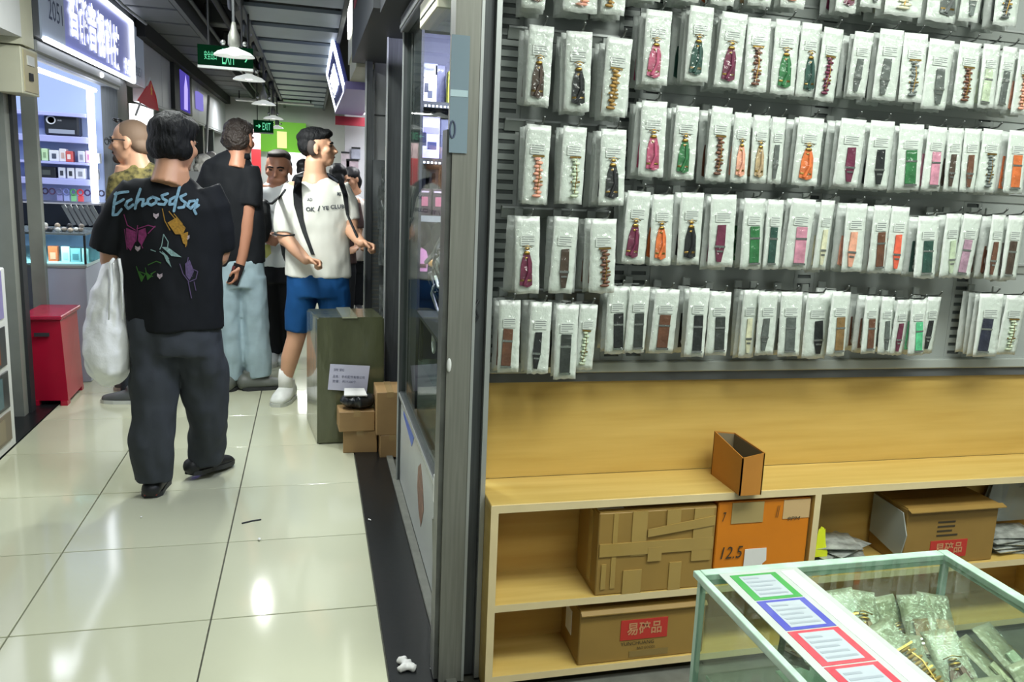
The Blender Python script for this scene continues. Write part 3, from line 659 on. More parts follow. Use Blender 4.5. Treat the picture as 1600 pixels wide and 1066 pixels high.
# packets inside the counter
r5 = random.Random(5)
M_cp = mat('dull_clear_plastic', '#a6a48c', .2, var=.25, vscale=30, bump=.4, bscale=40, coat=.6); CPOUCH = []
for _m in POUCH: _m2 = _m.copy(); _m2.materials.clear(); _m2.materials.append(M_cp); CPOUCH.append(_m2)
cnt = 0
for yy in (1.33, 1.19, 1.05, .91, .77):
    for q in range(6):
        x = .90 + q * .058 + r5.uniform(-.008, .008)
        c = r5.choice(['dkbrown', 'brown', 'gold', 'teal', 'cream', 'beige', 'tan', 'grey', 'tan', 'pale'])
        cnt += 1
        pos = '%s in %s row from back' % (ORD[q], ORD[int(round((1.33 - yy) / .14))])
        t = thing('strap_packet', '%s strap packet inside the glass counter, %s' % (CW[c], pos), 'strap packet', (x, yy + r5.uniform(-.01, .01), .735 + r5.uniform(-.02, .03)), 'strap packets inside the counter')
        lean = r5.uniform(-1.15, -.75)
        t.rotation_euler = (lean, r5.uniform(-.25, .25), r5.uniform(-.5, .5)); t.scale = (.88, 1, .72)
        _pm = CPOUCH[r5.randrange(5)]; link('pouch', _pm, None, t); kd = r5.choice(['tail', 'beads', 'flat'])
        s = link('strap', strap_mesh(kd, c), None, t); s.scale = (1.9, 1.2, 1); link('buckle', STRAP[kd][1][1], None, s); link('clear_film', FILM[r5.randrange(5)], None, t)
# wooden tray dividers and a carton in the counter
for x0, x1, y0, y1, m, lab in ((1.13, 1.22, .72, .90, M_kraft, 'small brown carton inside the counter near its right pane'), (1.12, 1.21, .50, .68, mat('cream_box', '#d8d29a', .5), 'cream carton inside the counter at the front'),):
    carton('small_carton', lab, x0, x1, y0, y1, .601, .70, m)
# ================================================================== steel posts at the shop corner
PO = thing('steel_post', 'brushed steel corner post between strap shop and glass front', 'post', (.41, 2.40, 0))
b = NB(); hexa(b, [(.362, 2.352, 0), (.430, 2.352, 0), (.430, 2.44, 0), (.362, 2.44, 0), (.362, 2.352, 2.68), (.430, 2.352, 2.68), (.430, 2.44, 2.68), (.362, 2.44, 2.68)]); obj('column', b, M_steel, PO)
b = NB(); box(b, (.348, 2.36, .012), (.362, 2.44, 1.62)); obj('side_cover', b, mat('worn_steel', '#6f716d', .4, metal=.7, var=.35, vscale=9), PO)
b = NB(); box(b, (.430, 2.35, 0), (.438, 2.36, 2.68)); obj('edge_strip', b, M_alu, PO)
b = NB(); box(b, (.440, 2.385, 0), (.470, 2.46, 2.68)); obj('shutter_channel', b, M_dsteel, PO)
b = NB(); box(b, (.472, 2.36, 0), (.486, 2.46, 2.68)); obj('white_strip', b, M_alu, PO)
b = NB(); box(b, (.352, 2.346, 1.56), (.400, 2.350, 1.86)); o = obj('blue_film', b, mat('pale_blue_film', '#7f929d', .2, coat=.5), PO)
b = NB(); box(b, (.352, 2.3445, 1.705), (.398, 2.346, 1.722)); obj('tape_band', b, mat('pale_tape', '#b4cbd2', .3), o)
b = NB(); tube(b, [(.36 + .007 * math.cos(a), 2.345, 1.62 + .022 * math.sin(a)) for a in [i * math.pi / 6 for i in range(13)]], .0025, 6); obj('pull_ring', b, mat('navy_ring', '#4a556d', .4), o)
b = NB(); tube(b, [(.452, 2.378, 1.16), (.440, 2.372, 1.14), (.450, 2.372, 1.115), (.438, 2.374, 1.09)], .0035, 6); obj('wire_hook', b, M_dark, PO)
b = NB(); ball(b, (.368, 2.349, .98), (.007, .006, .02)); obj('tape_blob', b, M_white, PO)

# ================================================================== neighbour's glass front along the passage
GXW = .42
GF = thing('glazed_shopfront', 'glazed shop front with steel frame beside the tall box', 'shop window', (GXW, 3.3, 0))
M_shopglass = clear('shop_glass', '#eef2f0', .01, .015, edge=.26)
y0, y1 = 2.46, 4.12
b = NB(); box(b, (GXW, y0, .46), (GXW + .006, y1, 2.12)); obj('pane', b, M_shopglass, GF)
b = NB(); box(b, (GXW - .012, y0, .425), (GXW + .02, y1, .462), bev=.003); obj('sill_rail', b, M_dsteel, GF)
b = NB(); box(b, (GXW - .016, y0, .44), (GXW - .012, y1, .455)); obj('sill_trim', b, M_alu, GF)
b = NB(); box(b, (GXW - .004, y0, .012), (GXW + .012, y1, .425)); pnl = obj('lower_panel', b, mat('white_panel', '#c4c9c8', .25, var=.03, vscale=4), GF)
b = NB(); slab(b, [(GXW - .0045, 3.98, .40), (GXW - .0045, 3.55, .40), (GXW - .0045, 3.62, .34), (GXW - .0045, 3.98, .38)], (-1, 0, 0), .001); obj('blue_print', b, mat('blue_print', '#4a6ac0', .4), pnl)
b = NB(); slab(b, [(GXW - .0045, 3.38, .33), (GXW - .0045, 3.30, .37), (GXW - .0045, 3.22, .30), (GXW - .0045, 3.18, .22), (GXW - .0045, 3.26, .12), (GXW - .0045, 3.34, .16), (GXW - .0045, 3.40, .24)], (-1, 0, 0), .001); obj('brown_print', b, mat('brown_print', '#7d5a4a', .5, var=.4, vscale=40), pnl)
b = NB(); box(b, (GXW - .02, y1, 0), (GXW + .03, y1 + .03, 2.2)); obj('end_mullion', b, M_dsteel, GF)
b = NB(); box(b, (GXW - .022, y1 - .004, 0), (GXW - .016, y1 + .01, 2.2)); obj('mullion_trim', b, M_alu, GF)
b = NB(); box(b, (GXW - .022, 2.72, .46), (GXW - .002, 2.745, 1.09)); obj('door_edge', b, mat('navy_rubber', '#202a36', .4), GF)
b = NB(); box(b, (GXW - .024, 2.70, .02), (GXW - .004, 2.73, .46)); obj('door_edge', b, M_steel, GF)
b = NB(); box(b, (GXW - .03, 2.69, .42), (GXW - .0, 2.76, .52), bev=.004); obj('latch', b, M_white, GF)
b = NB(); tube(b, [(GXW - .03, 2.62, .10), (GXW - .035, 2.66, .40)], .010, 8); ball(b, (GXW - .03, 2.60, .09), .020, u=10, v=8); obj('floor_bolt', b, M_steel, GF)
b = NB(); box(b, (GXW - .03, y0, 2.12), (GXW + .06, y1 + .03, 2.19), bev=.004); obj('head_rail', b, M_soffit, GF)
b = NB(); box(b, (GXW - .034, y0, 2.135), (GXW - .03, y1 + .03, 2.15)); obj('head_trim', b, M_alu, GF)
# soffit and shutter box over it
b = NB(); box(b, (.30, 2.3, 2.36), (4.4, 2.6, 2.68)); struct('wall_right_header', b, M_soffit)
b = NB(); box(b, (.27, 4.17, 2.22), (.55, 6.3, 3.05)); struct('wall_right_bulkhead', b, mat('dark_bulkhead', '#33373b', .5))
b = NB(); box(b, (.30, 2.46, 2.20), (.56, 4.17, 3.05)); struct('wall_right_bulkhead_near', b, MATS['dark_bulkhead'])
SB = thing('shutter_box', 'cream painted shutter motor box above the glass front', 'box', (.47, 3.1, 2.0))
b = NB(); box(b, (.392, 2.95, 2.03), (.56, 3.42, 2.119), bev=.004); o = obj('housing', b, M_cream, SB)
b = NB(); box(b, (.389, 2.98, 2.06), (.392, 3.40, 2.063)); obj('seam', b, M_soffit, o)
# showcase shelving inside, facing the camera side
SHX0, SHX1, SHY0, SHY1 = .456, .95, 3.80, 4.08
SU = thing('showcase_shelves', 'dark glass showcase shelves lit by rows of small lamps', 'shelf unit', (.7, 3.95, 0))
b = NB(); box(b, (SHX0, SHY1, .46), (SHX1, SHY1 + .02, 2.12)); obj('back_board', b, mat('navy_board', '#3c3f5c', .5), SU)
LEVELS = [(1.79, 'a'), (1.555, 'b'), (1.31, 'c'), (1.065, 'd'), (.52, 'e')]
M_led = glow('led_dot', '#dfe4ff', 7)
for z, _ in LEVELS:
    b = NB(); box(b, (SHX0, SHY0, z), (SHX1, SHY1, z + .012)); sh = obj('shelf_board', b, mat('dark_shelf', '#23252e', .3), SU)
    b = NB(); box(b, (SHX0, SHY0 - .004, z - .012), (SHX1, SHY0, z + .014)); obj('shelf_lip', b, M_alu if z in (1.31,) else M_dark, sh)
    if z > 1.5:
        b = NB()
        for k in range(20): box(b, (SHX0 + .005 + k * .0165, SHY0 - .008, z - .009), (SHX0 + .013 + k * .0165, SHY0 - .003, z - .001))
        obj('lamp_row', b, M_led, sh)
b = NB(); box(b, (SHX0 - .012, SHY0 - .006, .46), (SHX0, SHY1, 2.12)); obj('side_board', b, M_dark, SU)
_l = area('showcase_fill_light', (.64, 3.35, 2.10), .3, 44, (.74, .74, 1.0)); _l.rotation_euler = (.35, 0, 0)  # fill light added so the fronts of the showcase goods show
area('cable_fill_light', (.62, 3.05, 2.15), .25, 14, (.9, .92, 1.0))  # second added light, brightens the cable tangle
b = NB(); box(b, (.60, 2.62, 0), (2.2, 2.68, 2.2)); struct('wall_right_shop_side', b, MATS['navy_board'])
b = NB(); box(b, (1.3, 2.68, 0), (1.36, 4.1, 2.2)); struct('wall_right_shop_back', b, mat('dim_wall', '#4b4d60', .6))
# stock on the showcase shelves
def pack(label, x0, x1, z, h, c, y=3.84, d=.06, win=None, wc='#2a2c3a', cat='box', txt=None, tcol='#30323c', group='boxed goods in the showcase'):
    t = thing('boxed_gadget', label, cat, ((x0 + x1) / 2, y + d / 2, z), group)
    b = NB(); box(b, (x0, y, z), (x1, y + d, z + h), bev=.002); obj('carton', b, mat('pk' + c, c, .4), t)
    if win:
        for (u0, u1, v0, v1, cc) in win:
            b = NB(); box(b, (x0 + (x1 - x0) * u0, y - .0012, z + h * v0), (x0 + (x1 - x0) * u1, y, z + h * v1), bev=.0004); obj('picture', b, mat('pk' + cc, cc, .4), t)
    if txt: text_on('lettering', txt, ((x0 + x1) / 2, y - .001, z + h * .86), (1, 0, 0), (0, 0, 1), (x1 - x0) * .6, h * .07, mat('pk' + tcol, tcol, .5), t, lift=.001)
    return t
S1, S2, S3, S4, S5 = [l[0] + .013 for l in LEVELS]
pack('white headset box on the top showcase shelf', .447, .517, S1, .115, '#d5d3dc', win=[(.25, .5, .35, .68, '#2d3142'), (.45, .75, .15, .42, '#3a4052')], txt='Remax')
pack('grey box standing behind the white headset box', .455, .53, S1, .17, '#8f93a8', y=3.92, txt='Rexin')
pack('navy box in the middle of the top showcase shelf', .52, .565, S1, .165, '#242850', y=3.92, txt='P9', tcol='#c5c8e0')
pack('yellow and white box on the top showcase shelf', .566, .64, S1, .135, '#cfd23c', win=[(.22, .98, .02, .72, '#d2cfdc'), (.62, .95, .25, .5, '#23253a'), (.3, .7, .8, .92, '#23253a')])
pack('lilac box printed with a headset, second showcase shelf', .447, .535, S2, .175, '#b7b3e0', win=[(.08, .35, .30, .62, '#2a2c48'), (.40, .85, .22, .40, '#3d4168'), (.2, .95, .60, .75, '#8884c8')])
pack('dark grey box beside lilac headset box', .538, .60, S2, .168, '#55586e', win=[(.3, .95, .05, .75, '#20232c')])
pack('dark gadget box at right of second showcase shelf', .605, .66, S2, .16, '#3b3f58', win=[(.1, .8, .1, .5, '#8c90b8')])
for k in range(3):
    pack('black and red boxed gadget, %s from the left on third showcase shelf' % ORD[k], .45 + k * .06, .505 + k * .06, S3, .115, '#2b1420', win=[(.22, .72, .35, .7, '#a85a6e'), (.1, .8, .86, .92, '#c9b6c4')])
    pack('pale upright package, %s from the left above red gadget boxes' % ORD[k], .452 + k * .056, .492 + k * .056, S3, .20, '#b9bccc', y=3.95, win=[(.3, .65, .72, .92, '#2c3040')])
def sack(name, label, cat, c, r, m, parts=()):
    b = NB(); ball(b, c, r, u=14, v=10); me = remesh(b, .008, 3, (.006, 28), seed=c[0] * 9)
    o = link(name, me, m); tag(o, label, cat); return o
# fourth shelf: dark camera bags, pink speaker, gold ear cups
M_dkblue = mat('dark_blue_fabric', '#20283c', .6, var=.3, vscale=30)
sack('dark_pouch', 'dark blue pouch at left of fourth showcase shelf', 'pouch', (.475, 3.93, S4 + .16), (.045, .05, .06), M_dkblue)
sack('dark_pouch', 'dark blue pouch at right of fourth showcase shelf', 'pouch', (.575, 3.93, S4 + .15), (.06, .05, .07), M_dkblue)
t = thing('pink_speaker', 'pink rounded speaker on the fourth showcase shelf', 'speaker', (.468, 3.85, S4))
b = NB(); slab(b, [(.447, 3.83, S4), (.492, 3.83, S4), (.494, 3.83, S4 + .06), (.487, 3.83, S4 + .09), (.470, 3.83, S4 + .102), (.453, 3.83, S4 + .09), (.446, 3.83, S4 + .06)], (0, 1, 0), .05); obj('body', b, mat('pink_plastic', '#e29ac4', .35), t)
b = NB(); box(b, (.450, 3.828, S4 + .018), (.489, 3.83, S4 + .034)); obj('maroon_band', b, mat('maroon_plastic', '#54202f', .4), t)
t = thing('headphones', 'headphones with gold ear cups on the fourth showcase shelf', 'headphones', (.53, 3.85, S4))
for x in (.512, .545):
    b = NB(); lathe(b, (x, 3.85, S4 + .035), [(.012, 0), (.017, .004), (.017, .016), (.010, .020)], 16, 'Y'); o = obj('ear_cup', b, mat('gold_plastic', '#b98a3e', .35), t, True); o.scale = (1, 1, 1)
b = NB(); tube(b, [(.53 + .024 * math.cos(a), 3.86, S4 + .05 + .035 * math.sin(a)) for a in [math.pi * i / 8 for i in range(9)]], .006, 8); obj('headband', b, M_dark, t, True)
# tangle of cables and gadgets hanging by the pane
CT_ = thing('cable_tangle', 'tangle of black and white charging cables hanging behind glass', 'cables', (.48, 3.2, .95))
r6 = random.Random(21)
for nm, m, n in (('black_cable', mat('black_rubber', '#101214', .3), 16), ('white_cable', mat('white_rubber', '#d8dad8', .3), 7)):
    for k in range(n):
        c = Vector((.478 + r6.uniform(-.01, .03), 3.2 + r6.uniform(-.22, .26), 1.06 + r6.uniform(-.08, .10))); pts = []
        ph = r6.uniform(0, 6); ra, rb = r6.uniform(.015, .03), r6.uniform(.03, .085)
        for i in range(9):
            a = ph + i * .8; pts.append(c + Vector((ra * math.cos(a * 1.3), rb * 1.5 * math.cos(a), rb * math.sin(a))))
        b = NB(); tube(b, pts, .0065, 6); obj(nm, b, m, CT_, True)
b = NB(); tube(b, [(.455 + .0 * i, 3.3 + .03 * math.cos(i * .63), .86 + .04 * math.sin(i * .63)) for i in range(11)], .005, 6); obj('white_loop', b, MATS['white_rubber'], CT_, True)
b = NB(); tube(b, [(.46, 3.62, 1.14), (.47, 3.5, 1.18), (.50, 3.45, 1.26)], .010, 6); obj('silver_rod', b, M_silver, CT_)
b = NB(); box(b, (.455, 3.10, .985), (.475, 3.14, 1.0)); obj('green_lamp', b, glow('green_led', '#46ff9a', 1.2), CT_)
b = NB(); box(b, (.44, 2.75, .90), (.62, 3.75, .915)); RK = obj('cable_ledge', b, M_dark, None); tag(RK, 'dark ledge holding the cable tangle behind the glass', 'shelf')
b = NB(); tube(b, [(.456, 2.8, .705), (.456, 2.8, .9)], .008, 6); tube(b, [(.456, 3.7, .705), (.456, 3.7, .9)], .008, 6); obj('support', b, M_dark, RK)
GB = thing('glass_block', 'low glass case below the cable ledge behind the pane', 'display case', (.55, 3.3, .46))
b = NB(); box(b, (.45, 2.7, .44), (.80, 3.75, .70)); obj('dark_stock', b, mat('dim_green_case', '#4b574e', .25, var=.4, vscale=14), GB)

# ================================================================== tall taped box with a note, small parcels
M_olive = mat('olive_film', '#54583f', .16, var=.16, vscale=7, stretch=(1.5, 1.5, .5), bump=.22, bscale=9, coat=.5)
TB = thing('tall_wrapped_box', 'tall box wrapped in olive tape with a white note', 'box', (.2, 5.0, 0))
b = NB(); hexa(b, [(.028, 4.775, 0), (.392, 4.790, 0), (.36, 5.30, 0), (-.03, 5.29, 0), (.030, 4.78, .71), (.385, 4.79, .715), (.36, 5.30, .685), (-.028, 5.29, .68)])
bmesh.ops.bevel(b, geom=b.edges[:], offset=.008, segments=2, affect='EDGES'); obj('body', b, M_olive, TB)
b = NB(); hexa(b, [(.16, 4.776, .708), (.24, 4.776, .71), (.22, 5.292, .685), (.14, 5.292, .683), (.16, 4.776, .716), (.24, 4.776, .719), (.22, 5.292, .692), (.14, 5.292, .69)]); obj('tape_strip', b, mat('clear_tape', '#a9ac92', .1, coat=.8), TB)
N = [pY(516, 569, 4.768), pY(578, 572, 4.768), pY(573, 613, 4.768), pY(512, 609, 4.768)]
b = NB(); slab(b, N[::-1], (0, 1, 0), .002); nt_ = obj('paper_note', b, mat('note_paper', '#c9c9dc', .6), TB)
ux = (N[1] - N[0]).normalized(); uy = (N[0] - N[3]).normalized()
for s, fx, fy, w, h in (('货到', .23, .80, .055, .016), ('品名：手机配件有限公司', .50, .55, .17, .016), ('数量：共计200个', .40, .36, .125, .016)):
    c = N[3] + (N[2] - N[3]) * fx + (N[0] - N[3]) * fy
    text_on('note_writing', s, c + Vector((0, -.0015, 0)), ux, uy, w, h, mat('note_ink', '#565a78', .6), nt_, lift=.0)
M_parc = mat('parcel_board', '#9a7c52', .55, var=.08, vscale=8)
def parcel(label, lo, hi, rz, m=M_parc, name='parcel'):
    lo, hi = Vector(lo), Vector(hi); c = (lo + hi) / 2; t = thing(name, label, 'box', (c.x, c.y, lo.z))
    R_ = Matrix.Rotation(rz, 3, 'Z')
    b = NB(); box(b, lo, hi, bev=.003, rot=R_); obj('body', b, m, t)
    b = NB(); box(b, (c.x - .018, lo.y - .0012, hi.z - .03), (c.x + .018, hi.y + .0012, hi.z + .0012), rot=None); bmesh.ops.rotate(b, cent=c, matrix=R_, verts=b.verts); obj('tape_strip', b, mat('parcel_tape_dull', '#a88e62', .2, coat=.4), t)
    return t
parcel('flat brown parcel at the bottom of the small pile', (.165, 4.60, 0), (.345, 4.76, .125), -.06)
parcel('brown parcel in the middle of the small pile', (.135, 4.585, .1255), (.322, 4.745, .235), .05)
parcel('upright brown parcel leaning at the end of the glass front', (.328, 4.50, .125), (.47, 4.74, .36), .0)
parcel('low brown parcel under the upright one', (.348, 4.50, 0), (.48, 4.75, .1245), 0)
BP = thing('black_mailer', 'black plastic mailer bag lying on top of the small parcels', 'bag', (.23, 4.66, .236))
b = NB(); ball(b, (.235, 4.665, .282), (.095, .075, .046), u=20, v=12)
me = remesh(b, .007, 2, (.02, 18), seed=4); 
for v in me.vertices: v.co -= BASE[BP]
link('body', me, mat('black_plastic', '#1b1f22', .28, bump=.3, bscale=25), BP)
b = NB(); hexa(b, [(.165, 4.60, .318), (.285, 4.60, .316), (.275, 4.70, .33), (.17, 4.70, .332), (.165, 4.60, .324), (.285, 4.60, .322), (.275, 4.70, .336), (.17, 4.70, .338)]); obj('label', b, M_paper, BP)
# litter on the threshold
def scrap(label, px, py, r, m, n=3, seed=0):
    rr = random.Random(seed); p = pZ(px, py, .004); b = NB()
    for k in range(n): ball(b, p + Vector((rr.uniform(-r, r), rr.uniform(-r, r), r * .35)), (r * rr.uniform(.5, .9), r * rr.uniform(.5, .9), r * .45), u=8, v=6)
    o = link('paper_scrap', remesh(b, r * .22, 1, (r * .5, 1.2 / r)), m); tag(o, label, 'litter', 'scraps of litter on the floor')
scrap('crumpled white tissue on the black threshold strip', 636, 1040, .022, M_paper, 5, 1)
scrap('small white scrap beside the crumpled tissue', 672, 1046, .006, M_paper, 2, 2)
scrap('tiny white scrap on the black strip near the parcels', 578, 813, .008, M_paper, 2, 3)
scrap('white fleck on the tile right of the long joint', 408, 843, .009, M_paper, 2, 4)
scrap('white fleck on the tile behind the walking man', 220, 809, .005, M_paper, 2, 5)
b = NB(); q0, q1 = pZ(378, 818, .003), pZ(408, 812, .003); tube(b, [q0, (q0 + q1) / 2 + Vector((0, .004, 0)), q1], .0035, 6); tag(obj('twig_scrap', b, M_dark), 'short dark scrap lying on the beige tile', 'litter', 'scraps of litter on the floor')

# ================================================================== right side further down the passage
b = NB(); box(b, (.405, 5.02, 0), (.50, 5.12, 2.22)); struct('wall_right_post', b, M_dsteel)
b = NB(); box(b, (.400, 5.0, 0), (.407, 5.03, 2.22)); struct('trim_4', b, M_alu)
b = NB(); box(b, (.418, 6.20, 1.58), (.56, 6.26, 2.22)); GP = struct('wall_right_panel', b, M_grey)
b = NB(); box(b, (.415, 6.19, 1.875), (.565, 6.20, 1.882)); obj('seam', b, M_dark, GP)
b = NB(); box(b, (.36, 6.15, 0), (.40, 6.25, 2.22)); struct('trim_5', b, M_dsteel)
b = NB(); box(b, (.352, 6.14, 0), (.36, 6.2, 2.22)); struct('trim_6', b, M_alu)
b = NB(); box(b, (.42, 6.55, 0), (2.2, 6.60, 2.22)); struct('wall_right_partition', b, mat('slotted_grey', '#767b7c', .5))
# film sleeves hanging on a side rack
HR = thing('side_rack', 'narrow rack of clear sleeves hanging at the grey pillar', 'rack', (.48, 6.4, 0))
b = NB(); box(b, (.405, 6.36, 0), (.42, 6.40, 1.58)); obj('upright', b, M_dsteel, HR)
b = NB(); box(b, (.545, 6.36, 0), (.56, 6.40, 1.58)); obj('upright', b, M_steel, HR)
for k in range(30):
    b = NB(); box(b, (.42, 6.375, .25 + k * .033), (.47, 6.385, .262 + k * .033)); obj('rung', b, M_steel, HR)
r8 = random.Random(8)
for k, (z, h, x) in enumerate(((1.53, .16, .50), (1.40, .30, .475), (1.36, .26, .515), (1.12, .28, .485), (.98, .34, .52), (.70, .30, .49))):
    b = NB(); g = []
    for j in range(7):
        g.append([b.verts.new((x - .022 + i * .011 + r8.uniform(-.003, .003), 6.33 + r8.uniform(-.008, .008), z - h * j / 6)) for i in range(5)])
    for j in range(6):
        for i in range(4): b.faces.new((g[j][i], g[j + 1][i], g[j + 1][i + 1], g[j][i + 1]))
    r = bmesh.ops.solidify(b, geom=b.faces[:], thickness=.004)
    tag(obj('plastic_sleeve', b, mat('sleeve_film', '#c9cfcd', .15, var=.3, vscale=30, coat=.5)), 'clear plastic sleeve on the side rack, %s from the top' % ORD[k], 'sleeve', 'sleeves on the side rack')
# next shop: bright interior
M_bright = mat('bright_white', '#e8e9ee', .5)
b = NB(); box(b, (.40, 11.2, 0), (2.6, 11.3, 2.5)); FB = struct('wall_right_bright', b, M_bright)
area('far_shop_lamp', (.95, 9.6, 2.27), .8, 45, (.97, .98, 1.0), size_y=2.0)
for k, (x0, x1, y0_, y1_, c) in enumerate(((541, 560, 252, 292, '#d7c3cf'), (549, 563, 233, 248, '#b9bdcf'), (533, 546, 240, 262, '#e0d4dc'))):
    A, B_ = pY(x0, y1_, 11.15), pY(x1, y0_, 11.15); b = NB(); box(b, (A.x, 11.15, A.z), (B_.x, 11.19, B_.z)); t = obj('wall_poster', b, mat('poster%d' % k, c, .5, var=.2, vscale=12)); tag(t, ('pink printed poster', 'blue-grey framed notice', 'pale poster')[k] + ' on the bright far shop wall', 'poster', 'posters in the bright far shop')
    b = NB(); box(b, (A.x, 11.14, B_.z), (B_.x, 11.15, B_.z + .02)); obj('top_bar', b, M_dark, t)
for k in range(3):
    b = NB(); tube(b, [(.42 + k * .16, 9.2, 2.18), (.62 + k * .16, 10.9, 2.18)], .022, 8); tag(obj('ceiling_tube_lamp', b, glow('tube_white', '#ffffff', 5)), 'white tube lamp under the far right shop ceiling, %s from the passage' % ORD[k], 'lamp', 'tube lamps in the far right shop')
b = NB(); box(b, (.275, 10.8, 2.02), (.70, 10.9, 2.12)); tag(obj('red_fascia', b, mat('red_fascia', '#b02a3f', .4)), 'red fascia band over the far right shop', 'sign')
b = NB(); hexa(b, [(.27, 7.4, 2.14), (.58, 7.4, 2.14), (.58, 10.8, 2.14), (.27, 10.8, 2.14), (.27, 7.4, 2.2), (.58, 7.4, 2.2), (.58, 10.8, 2.2), (.27, 10.8, 2.2)]); struct('ceiling_lilac_soffit', b, mat('lilac_soffit', '#9a8fd0', .4))
# cream sign fascia with glowing characters and the framed light sign
b = NB(); box(b, (.30, 6.35, 2.2), (.42, 7.4, 3.05)); CFASC = struct('wall_right_fascia', b, M_cream)
LS = thing('lit_letter_sign', 'cream sign with glowing white characters on the right fascia', 'sign', (.30, 6.9, 2.5))
b = NB(); box(b, (.285, 6.40, 2.32), (.30, 7.36, 3.0)); obj('board', b, mat('cream_sign', '#d4d3bf', .4), LS)
text_on('glowing_characters', '华强数码', (.284, 6.85, 2.62), (0, -1, 0), (0, 0, 1), .62, .30, glow('sign_white', '#fdfff6', 6), LS, lift=.002, bold=.05, depth=.012)
FS = thing('framed_light_sign', 'tilted sign with white glowing frame over the right shops', 'sign', (.24, 8.8, 2.4))
A, B_, C_, D_ = pX(525, 57, .27), pX(538, 140, .27), pX(520, 182, .27), pX(512, 122, .27)
A = Vector((.185, 7.9, 2.56)); B_ = Vector((.285, 7.9, 2.16)); C_ = Vector((.285, 10.6, 2.16)); D_ = Vector((.185, 10.6, 2.56))
n = (B_ - A).cross(D_ - A).normalized(); n = -n if n.x > 0 else n
b = NB(); slab(b, [A, B_, C_, D_], -n, .04); obj('board', b, mat('sign_indigo', '#4b5296', .7), FS)
for p_, q_ in ((A, B_), (B_, C_), (C_, D_), (D_, A)):
    b = NB(); tube(b, [p_ + n * .005, q_ + n * .005], .014, 6); obj('frame_tube', b, glow('sign_frame_white', '#e6edff', 4), FS)
uy_ = (A - B_).normalized(); text_on('glowing_characters', '手机数码', (A + B_ + C_ + D_) / 4 + n * .004, (0, -1, 0), uy_, 1.7, .20, glow('sign_soft_white', '#e9f2ff', 2.2), FS, lift=.006, depth=.008) 
# red wedge of a banner high on the near bulkhead
b = NB(); slab(b, [(.268, 5.2, 2.50), (.268, 5.9, 2.50), (.268, 5.9, 2.9), (.268, 4.9, 2.9)], (-1, 0, 0), .006); tag(obj('red_banner', b, mat('red_banner', '#a83450', .5)), 'small red banner high on the dark right bulkhead', 'banner')
# ================================================================== far end
GEB = thing('green_signboard', 'bright green signboard across the far end of the passage', 'sign', (-.5, 16.8, 1.7))
A, B_ = pY(403, 236, 16.8), pY(478, 193, 16.8)
b = NB(); box(b, (A.x, 16.8, A.z), (B_.x, 16.9, B_.z)); obj('board', b, mat('leaf_green', '#5fa51e', .5, emit=.55), GEB)  # emission added to the colour to brighten the board
A, B_ = pY(433, 231, 16.7), pY(448, 206, 16.7)
b = NB(); box(b, (A.x, 16.72, A.z), (B_.x, 16.78, B_.z)); obj('yellow_box', b, mat('pale_yellow', '#e8e89a', .5, emit=.5), GEB)
A, B_ = pY(425, 290, 16.8), pY(485, 240, 16.8)
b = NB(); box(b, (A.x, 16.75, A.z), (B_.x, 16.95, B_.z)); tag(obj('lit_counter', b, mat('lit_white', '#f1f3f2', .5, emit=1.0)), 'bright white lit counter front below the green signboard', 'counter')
A, B_ = pY(393, 252, 15.5), pY(407, 198, 15.5)
RB = thing('roll_banner', 'white and red advertising banner at the far left shops', 'banner', ((A.x + B_.x) / 2, 15.5, 0))
b = NB(); box(b, (A.x, 15.5, (A.z * .65 + B_.z * .35)), (B_.x, 15.53, B_.z)); obj('white_half', b, mat('banner_white', '#d9b9bd', .5), RB)
b = NB(); box(b, (A.x, 15.5, A.z - .3), (B_.x, 15.53, (A.z * .65 + B_.z * .35))); obj('red_half', b, mat('banner_red', '#e04048', .5), RB)
b = NB(); box(b, (A.x, 15.5, 0), (B_.x, 15.56, A.z - .3)); obj('stand', b, M_dark, RB)
for k, (x, y, h) in enumerate(((-1.15, 14.6, 1.2), (-.55, 16.2, 1.1), (-.95, 16.3, .95))):
    t = thing('display_stand', ('pale cluttered display stand at the far left', 'pale goods stand before the lit counter', 'low grey goods stand at the far end')[k], 'stand', (x, y, 0))
    b = NB(); box(b, (x - .14, y - .1, 0), (x + .14, y + .1, h * .6), bev=.01); obj('body', b, mat('stand_grey', '#9da2a4', .5, var=.35, vscale=12), t)
    for q in range(6):
        b = NB(); box(b, (x - .13 + q * .045, y - .08, h * .6), (x - .10 + q * .045, y + .05, h * (.8 + .2 * rnd.random()))); obj('goods', b, mat('goods%d' % (q % 3), ('#d7d9da', '#a9b4bd', '#c7b3ae')[q % 3], .5), t)

area('far_end_fill_light', (-.55, 15.2, 2.50), 1.2, 55, (.97, 1.0, .96), size_y=.3)  # light and panel below added to brighten the dim far end
t = thing('added_panel_lamp', 'added white panel lamp under the ceiling at the far end', 'lamp', (-.55, 15.2, 2.51))
b = NB(); box(b, (-1.15, 15.05, 2.505), (.05, 15.35, 2.53)); obj('housing', b, M_white, t)
for x in (-1.1, .0):
    b = NB(); tube(b, [(x, 15.2, 2.53), (x, 15.2, 2.66)], .008, 6); obj('hanger', b, M_cord if 'M_cord' in globals() else M_dark, t)
